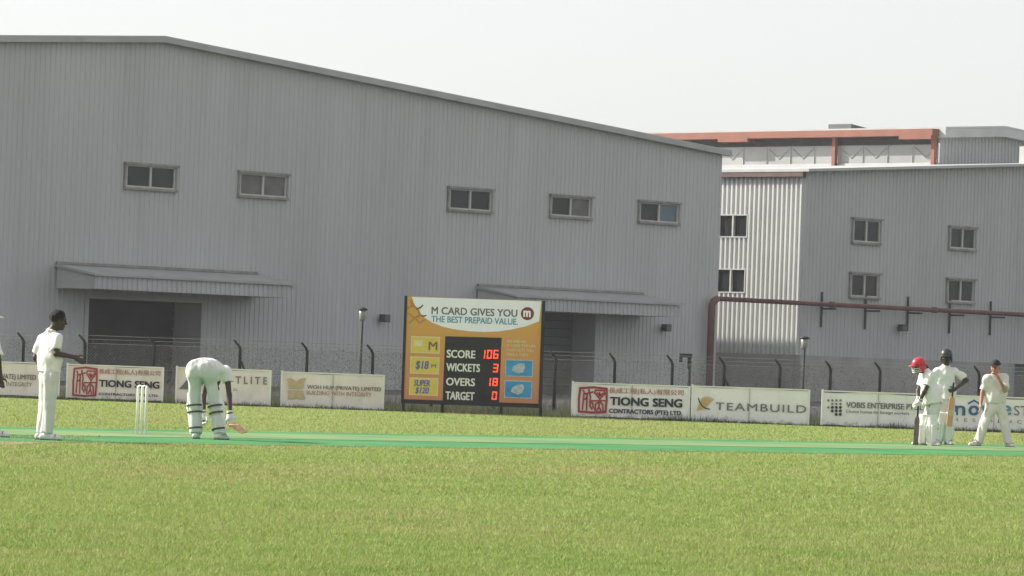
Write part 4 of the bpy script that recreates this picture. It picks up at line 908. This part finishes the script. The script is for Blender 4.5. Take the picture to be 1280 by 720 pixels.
def person(label, base, J, o):
    """J: joints in world metres.  o: options.  Builds body, clothes, shoes, headgear as parts of one person."""
    t = thing('person', label, 'person', base); J = {k: np.array(v, float) for k, v in J.items()}; sc = o.get('s', 1.0); skin = o.get('skin', SKIN_D); V = lambda *a: np.array(a, float)
    across = unit(J['sr'] - J['sl']); hipx = unit(J['hr'] - J['hl']); ch = (J['sr'] + J['sl']) / 2; pel = (J['hr'] + J['hl']) / 2
    spine = unit(ch - pel); fwd = np.cross(spine, across); fwd = unit(fwd); mid = pel * .55 + ch * .45 + o.get('arch', 0) * fwd
    # --- body
    B = Body(.0075, .03); add_head(B, J['head'], o['face']); hr, hf, hu = head_frame(o['face'])
    nb = ch + spine * .06 + (J['head'] - ch) * .12; B.cone(nb, J['head'] - hu * .06 - hf * .02, .062 * sc, .058 * sc, .03)
    B.cone(pel, mid, .10 * sc, .09 * sc, .04, wide=(hipx, 1.4)); B.cone(mid, ch - spine * .07, .09 * sc, .10 * sc, .04, wide=(across, 1.4)); B.cone(J['sl'], J['sr'], .05, .05, .03)
    for S in 'lr':
        B.cone(J['s' + S], J['e' + S], .047 * sc, .038 * sc); B.cone(J['e' + S], J['w' + S], .04 * sc, .027 * sc, .02)
        if not o.get('glove'): add_hand(B, J['w' + S], o['hd' + S], o['ht' + S], o.get('curl' + S, .35), s=.98)
        B.cone(J['h' + S], J['k' + S], .075 * sc, .05 * sc); B.cone(J['k' + S], J['a' + S], .05 * sc, .035 * sc)
    B.build('body', skin, t)
    if o.get('eyes', True): face_bits(t, J['head'], o['face'], LIP)
    # --- shirt
    B = Body(.0095, .035); g = o.get('loose', 0.0)
    B.cone(pel + spine * o.get('hem', .05), mid, (.128 + g) * sc, (.124 + g) * sc, .05, (True, False), (hipx, 1.42)); B.cone(mid, ch - spine * .075, (.118 + g) * sc, .125 * sc, .05, wide=(across, 1.45))
    B.cone(J['sl'] * .9 + ch * .1, J['sr'] * .9 + ch * .1, .072, .072, .05); B.cone(ch - spine * .02, nb + spine * .0, .085, .064, .04)
    for S in 'lr': B.cone(nb - spine * .02, J['s' + S] * .85 + ch * .15, .058, .066, .05)
    for S in 'lr':
        e = J['e' + S]; s_ = J['s' + S]; q = s_ + (e - s_) * o.get('sleeve', .72); B.cone(s_, q, .072 * sc, .079 * sc, .04, (False, True))
        if o.get('long'): B.cone(s_, e, .07, .056, .03); B.cone(e, J['w' + S] * .92 + e * .08, .058, .044, .02, (False, True))
    sd_ = o.get('seed', 1); B.fold(.018, (6, 6, 4.5), sd_).fold(.014, (16, 16, 9), sd_ + 1)
    B.build('shirt', o.get('shirtm', CLOTH), t)
    B = Body(.006, .01); cb = nb + spine * .018
    for k in range(10):
        a0, a1 = [math.pi * 2 * j / 10 for j in (k, k + 1)]; rr = .066
        if k in (2,): continue
        P_ = lambda a: cb + across * math.cos(a) * rr + fwd * math.sin(a) * rr * .95 - spine * .012 * math.sin(a); B.cone(P_(a0), P_(a1), .011, .011, .01)
        B.cone(P_(a0) - spine * .016 + (P_(a0) - cb) * .14, P_(a1) - spine * .016 + (P_(a1) - cb) * .14, .009, .009, .012)
    B.build('collar', o.get('shirtm', CLOTH), t)
    # --- trousers
    B = Body(.0095, .03); B.cone(pel - spine * .03, pel + spine * .10, .118 * sc, .108 * sc, .05, (False, True), (hipx, 1.42)); fl = o.get('flare', .078)
    for S in 'lr':
        B.cone(J['h' + S] + (pel - J['h' + S]) * .1, J['k' + S], .104 * sc, .080 * sc, .035); B.cone(J['k' + S], J['a' + S] * .93 + J['k' + S] * .07 * 1 + np.array((0, 0, -.03)), .080 * sc, fl, .03, (False, True))
        if o.get('bum') is not None: B.ell(J['h' + S] + o['bum'] * np.array((1, 1, 1.)), np.eye(3), (.105, .10, .115), .11)
    B.fold(.022, (9, 9, 1.4), sd_ + 5).fold(.016, (21, 21, 3.5), sd_ + 6); B.build('trousers', o.get('trm', TROUS), t)
    # --- shoes
    for S in 'lr':
        d = unit(o['toe' + S]); a = J['a' + S]; z = base[2]; hl = V(a[0], a[1], 0) - d * .055; L_ = .265 * sc
        B = Body(.0075, .02); B.cone(hl + V(0, 0, z + .05), hl + d * L_ * .55 + V(0, 0, z + .045), .042, .044, .03); B.cone(hl + d * L_ * .5 + V(0, 0, z + .04), hl + d * L_ * .9 + V(0, 0, z + .034), .045, .036, .03); B.cone(V(a[0], a[1], z + .05), V(a[0], a[1], z + .105), .045, .042, .02, (False, True))
        B.cut(V(0, 0, z + .012), V(0, 0, -1)); sh = B.build('shoe', SHOE, t)
        B = Body(.006, .01); B.cone(hl + V(0, 0, z + .022), hl + d * L_ * .9 + V(0, 0, z + .022), .047, .043, .01); B.cut(V(0, 0, z + .001), V(0, 0, -1)).cut(V(0, 0, z + .02), V(0, 0, 1)); B.build('sole', SOLE, sh)
        for q_ in (.42, .56, .70):
            b = MB(); c_ = hl + d * L_ * q_; ps = np.array((-d[1], d[0], 0)); b.tube([c_ + ps * .047 * math.cos(x) + V(0, 0, z + .042 + .045 * math.sin(x)) for x in np.linspace(.1, math.pi - .1, 9)], .005, 5); b.build('lace', SOLE, sh)
    # --- batting pads
    if o.get('pads'):
        for S in 'lr':
            k, a = J['k' + S], J['a' + S]; sh = unit(k - a); pf = np.array(o['pf' + S], float); pf = unit(pf - sh * (pf @ sh)); lat = np.cross(sh, pf); top = k + sh * .15 + (J['h' + S] - k) * .1
            B = Body(.009, .02); a_ = V(a[0], a[1], a[2]) + sh * .0
            B.cone(a_ + pf * .028 - sh * .03, k + pf * .035, .078, .098, .02, (True, False), (lat, 1.12)); B.cone(k + pf * .035, top + pf * .05, .098, .088, .03, (False, True), (lat, 1.15)); B.cone(a_ + pf * .04 - sh * .03, a_ + pf * .11 - sh * .055, .05, .042, .03)
            B.cut(k - pf * .028, -pf)
            for j in (-1, 0, 1): B.cone(a_ + pf * .10 + lat * .047 * j + sh * .02, k + pf * .125 + lat * .052 * j - sh * .03, .022, .026, .012)
            pd = B.build('pad', PADM, t)
            for u in (.16, .78, 1.04):
                c = a + (k - a) * u; b = MB(); rr = .088 + .014 * u
                b.tube([c + (lat * math.cos(x) * 1.0 - pf * math.sin(x)) * rr for x in np.linspace(.0, math.pi, 15)], .014 if u != .8 else .019, 6); b.build('strap', STRAP, pd, True)
    if o.get('glove'):
        for S in 'lr':
            B = Body(.0065, .012); add_hand(B, J['w' + S], o['hd' + S], o['ht' + S], o.get('curl' + S, .5), 1.12, 1.5); w = J['w' + S]; B.cone(w - unit(o['hd' + S]) * .075, w, .044, .038, .015, (True, False)); gl = B.build('glove', GLOVE, t)
            dd = unit(o['hd' + S]); tt = np.array(o['ht' + S], float); tt = unit(tt - dd * (tt @ dd)); nn = np.cross(dd, tt); B = Body(.006, .008); B.cone(w + dd * .02 + nn * .022, w + dd * .085 + nn * .022, .014, .014, .01, (False, False), (tt, 2.4)); B.cone(w - dd * .05, w - dd * .02, .046, .044, .01, (True, True)); B.build('palm_patch', STRAP, gl)
    # --- headgear
    c = J['head']; A = np.array([hr, hf, hu]) / HS; hr, hf, hu = hr * HS, hf * HS, hu * HS; hg = o.get('gear')
    if hg == 'hair':
        B = Body(.006, .01); B.ell(c + hu * .038 - hf * .016, A, (.083, .099, .092), .01); B.cut(c + hu * .035 + hf * .055, unit(hf * .75 - hu * .45)); B.cut(c - hu * .055, -hu); B.fold(.007, (45, 45, 45), 3); B.build('hair', HAIR, t)
    elif hg in ('helmet', 'redhelmet'):
        m_ = REDH if hg == 'redhelmet' else HELM; B = Body(.0065, .012); B.ell(c + hu * .04 - hf * .01, A, (.104, .124, .112), .01); B.cut(c + hu * .012, unit(-hu - hf * .0)); hl_ = B.build('helmet', m_, t)
        B = Body(.0065, .012)
        for sg in (-1, 1): B.ell(c + hr * sg * .088 - hf * .015 - hu * .03, A, (.018, .055, .062), .01)
        B.ell(c - hf * .085 - hu * .02, A, (.075, .03, .05), .03); B.build('ear_guard', m_, hl_)
        B = Body(.006, .008); B.ell(c + hu * .035 + hf * .115, A, (.085, .065, .010), .01); B.build('peak', m_, hl_)
        gm_ = WHITEP if hg == 'redhelmet' else STEEL
        for v in (-.02, -.05, -.08):
            b = MB(); b.tube([c + hr * math.sin(x) * .1 + hf * (math.cos(x) * .135 - .01) + hu * v for x in np.linspace(-1.45, 1.45, 11)], .0055, 6); b.build('grille_bar', gm_, hl_, True)
        for x in (-.5, .5):
            b = MB(); b.tube([c + hr * math.sin(x) * .1 + hf * (math.cos(x) * .135 - .01) + hu * v for v in (.02, -.02, -.085)], .005, 6); b.build('grille_bar', gm_, hl_, True)
    elif hg == 'cap':
        B = Body(.006, .01); B.ell(c + hu * .04 - hf * .008, A, (.084, .104, .09), .01); B.cut(c + hu * .035, -hu); cp = B.build('cap', CAPM, t)
        B = Body(.005, .008); B.ell(c + hu * .042 + hf * .105, A, (.072, .07, .008), .01); B.build('peak', CAPM, cp)
    elif hg == 'hat':
        B = Body(.007, .015); B.cone(c + hu * .03, c + hu * .105, .095, .082, .02, (True, False), (hf, 1.15)); h_ = B.build('hat', HATM, t); B = Body(.007, .01); B.ell(c + hu * .035, A, (.165, .18, .011), .01); B.fold(.008, (9, 9, 9), 8); B.build('brim', HATM, h_)
    return t
def bat(label, top, tip, facing, wface=WILLOW, wback=WILLD):
    """handle with grip, shoulders, flat face, ridge on the back; top of the handle to the toe"""
    top = np.array(top, float); tip = np.array(tip, float); L_ = np.linalg.norm(tip - top); d = unit(tip - top); f = np.array(facing, float); f = unit(f - d * (f @ d)); r = np.cross(d, f)
    t = thing('cricket_bat', label, 'bat', tuple(tip)); hl = .29 * L_ / .86
    b = MB(); b.tube([top, top + d * .012, top + d * hl], [.017, .019, .0165], 10); b.build('grip', GRIPM, t, True)
    secs = [(hl - .02, .018, .014, .016), (hl + .03, .045, .014, .022), (hl + .07, .054, .012, .028), (L_ * .78, .055, .012, .042), (L_ - .03, .055, .012, .02), (L_, .046, .010, .012)]; b = MB(); vs = []; fs = []
    for q, w, th, rg in secs:
        p = top + d * q
        for x, y in ((-w, 0), (w, 0), (w, -th), (0, -rg), (-w, -th)): vs.append(tuple(p + r * x + f * (y + .012)))
    for i in range(len(secs) - 1):
        for k in range(5): fs.append((i * 5 + k, i * 5 + (k + 1) % 5, (i + 1) * 5 + (k + 1) % 5, (i + 1) * 5 + k))
    fs.append((4, 3, 2, 1, 0)); e = (len(secs) - 1) * 5; fs.append((e, e + 1, e + 2, e + 3, e + 4)); b.add(vs, fs); bl = b.build('blade', wface, t, bevel=.004)
    b = MB(); p0 = top + d * (L_ * .62); 
    b.add([tuple(p0 + r * x + d * y + f * .0135) for x, y in ((-.035, 0), (.035, 0), (.035, .12), (-.035, .12))], [(0, 1, 2, 3)]); b.build('face_label', BEIGE, bl)
    return t
def fig(px, py, Yoff=0.0):
    g = at_ground(px, py); return g.y
def JP(Y, **kw): return {k: tuple(at_y(v[0], v[1], Y + v[2])) for k, v in kw.items()}

# fielder on the left, back turned, right forearm held out
Y = fig(60, 550.5); g = at_ground(60, 550.5)
person('bareheaded man in whites standing behind the stumps with forearm held out', (g.x, g.y, 0),
    JP(Y, head=(73, 400.5, 0), sl=(54, 424, .13), sr=(72, 423, -.11), el=(44.5, 447, .17), wl=(54, 462, .3), er=(70.5, 442, -.17), wr=(94, 446.5, -.1),
       hl=(57, 470, .08), hr=(65, 470.5, -.07), kl=(55, 507, .07), kr=(61.5, 507, -.07), al=(52.5, 541, .04), ar=(57.5, 541.5, -.08)),
    dict(face=(.93, .28, -.16), gear='hair', hdr=(.75, .3, -.5), htr=(.4, .5, .6), hdl=(.6, .3, -.6), htl=(0, 0, 1), curlr=.3, toel=(.95, .25, 0), toer=(.97, -.1, 0), seed=3, sleeve=.78, flare=.085, loose=.01))
# umpire cut by the left edge
Y = fig(-8, 546.5); g = at_ground(-12, 546.5)
person('person in white hat, white shirt and dark trousers cut by the left edge', (g.x, g.y, 0),
    JP(Y, head=(-14, 399, 0), sl=(-30, 422, .12), sr=(-8, 424, -.12), el=(-32, 448, .15), wl=(-20, 470, .1), er=(-2, 449, -.16), wr=(0.5, 471, -.1),
       hl=(-20, 470, .08), hr=(-11, 470, -.08), kl=(-19, 506, .09), kr=(-11, 506, -.07), al=(-19, 539, .09), ar=(-8, 539.5, -.07)),
    dict(face=(.9, .4, -.05), gear='hat', hdr=(.15, .1, -1), htr=(.8, .5, 0), hdl=(.3, 0, -1), htl=(.9, 0, 0), toel=(.95, .3, 0), toer=(.97, -.1, 0), seed=11, sleeve=.85, trm=TROU_D, loose=.012))
# batsman bending to the ground, seen from behind
Y = fig(262, 549.5); g = at_ground(262, 549.5); TW = np.array((.3, .95, 0))
person('batsman in pads bending down to the pitch, seen from behind', (g.x, g.y, 0),
    JP(Y, head=(264, 476, .60), sl=(261, 468, .50), sr=(283.5, 465, .34), el=(254.5, 494, .46), wl=(254.5, 519, .38), er=(286.5, 494, .27), wr=(288, 520, .17),
       hl=(244.5, 461, 0), hr=(261.5, 461.5, -.02), kl=(243, 508, .06), kr=(269.5, 509, .0), al=(244.5, 540, .02), ar=(274, 541.5, -.06)),
    dict(face=(.2, .3, -.95), gear='helmet', eyes=False, glove=True, hdr=(.2, -.2, -1), htr=(-.8, 0, 0), hdl=(.25, -.1, -1), htl=(.6, -.5, 0), curll=.8, curlr=.8, toel=(.1, 1, 0), toer=(.5, .8, 0),
         pads=True, pfl=(0.05, 1, 0), pfr=(.35, .93, 0), bum=np.array((0, -.05, -.05)), seed=21, sleeve=.42, hem=-.015, arch=-.03, flare=.084, loose=.024))
wr = at_y(288, 528, Y + .13)
bat('pale wooden bat held low by the bending batsman', tuple(Vector(wr) + Vector((-.12, .30, .06))), tuple(at_y(306, 541.5, Y - .28)), (.1, -.75, .65))
# batsman in red helmet leaning on his bat
Y = fig(1160, 557.5); g = at_ground(1160, 557.5)
person('batsman in red helmet and white pads resting both hands on his bat', (g.x, g.y, 0),
    JP(Y, head=(1148.5, 458, -.02), sl=(1155, 470, .17), sr=(1164, 469, -.15), el=(1147.5, 489, .16), wl=(1147.5, 501, .04), er=(1155.5, 489.5, -.2), wr=(1149.5, 502, -.1),
       hl=(1163.5, 508, .08), hr=(1169.5, 508.5, -.07), kl=(1156.5, 531, .10), kr=(1165.5, 531, -.08), al=(1154, 552, .10), ar=(1165, 553.5, -.09)),
    dict(face=(-.93, -.3, -.22), gear='redhelmet', glove=True, hdr=(-.45, .3, -.85), htr=(-.5, -.8, 0), hdl=(-.1, -.3, -.95), htl=(-.6, -.7, 0), curll=.8, curlr=.8, toel=(-.95, -.2, 0), toer=(.55, -.8, 0),
         pads=True, pfl=(-.9, -.4, 0), pfr=(-.45, -.9, 0), seed=31, sleeve=.66, flare=.085, loose=.04))
Yb_ = Y - .1; bat('bat with painted shadow side standing upright under the gloves of the red helmeted batsman', tuple(at_y(1148.3, 501, Yb_ + .02)), tuple(at_y(1144.5, 558.3, Yb_ - .03)), (-.4, .9, 0), WILLD, WILLD)  # blade colour darkened to paint the side away from the sun
# tall batsman in dark helmet, hand on hip
Y = fig(1181, 556.0); g = at_ground(1181, 556.0)
person('tall batsman in dark helmet with elbow out and hand on hip', (g.x, g.y, 0),
    JP(Y, head=(1183, 446.5, -.03), sl=(1193.5, 464, .02), sr=(1171, 465.5, .0), el=(1208, 475.5, .05), wl=(1194, 486.5, -.1), er=(1165, 486, .1), wr=(1172, 499, .0),
       hl=(1187.5, 502, .02), hr=(1177.5, 502, .02), kl=(1186.5, 527, -.03), kr=(1176.5, 527, -.02), al=(1184.5, 549, .0), ar=(1174, 549, .02)),
    dict(face=(-.25, -.95, -.12), gear='helmet', glove=False, hdl=(-.9, -.2, -.35), htl=(-.1, -.3, 1), hdr=(.3, -.6, -.7), htr=(.6, -.5, 0), curll=.5, toel=(.3, -.9, 0), toer=(-.35, -.9, 0),
         pads=True, pfl=(.15, -1, 0), pfr=(-.2, -1, 0), seed=41, sleeve=.74, flare=.08, loose=.012))
bat('tan bat tucked upright at the hip of the tall batsman', tuple(at_y(1192, 478, Y - .17)), tuple(at_y(1186.5, 533, Y - .24)), (.2, -.97, 0))
# fielder on the right, legs apart, hand at his mouth
Y = fig(1240, 558.5); g = at_ground(1240, 558.5)
person('fielder in dark cap standing legs apart with one hand at his mouth', (g.x, g.y, 0),
    JP(Y, head=(1244.5, 459, -.05), sl=(1255.5, 473, .02), sr=(1233.5, 474, .0), el=(1256.5, 488, -.13), wl=(1248, 472, -.22), er=(1228, 491, .02), wr=(1226, 506, -.04),
       hl=(1250, 507, .02), hr=(1239.5, 507, .02), kl=(1256, 530, .0), kr=(1230.5, 530, -.02), al=(1261, 552.5, .0), ar=(1221.5, 551, .0)),
    dict(face=(-.38, -.9, -.15), gear='cap', skin=SKIN_P, hdl=(-.6, .15, .75), htl=(-.5, .8, .2), hdr=(-.1, -.2, -1), htr=(.1, -1, 0), curll=.6, toel=(.3, -.95, 0), toer=(-.75, -.65, 0), shirtm=CLOTHC, trm=CLOTHC,
         seed=51, sleeve=.8, long=False, flare=.085, loose=.012))
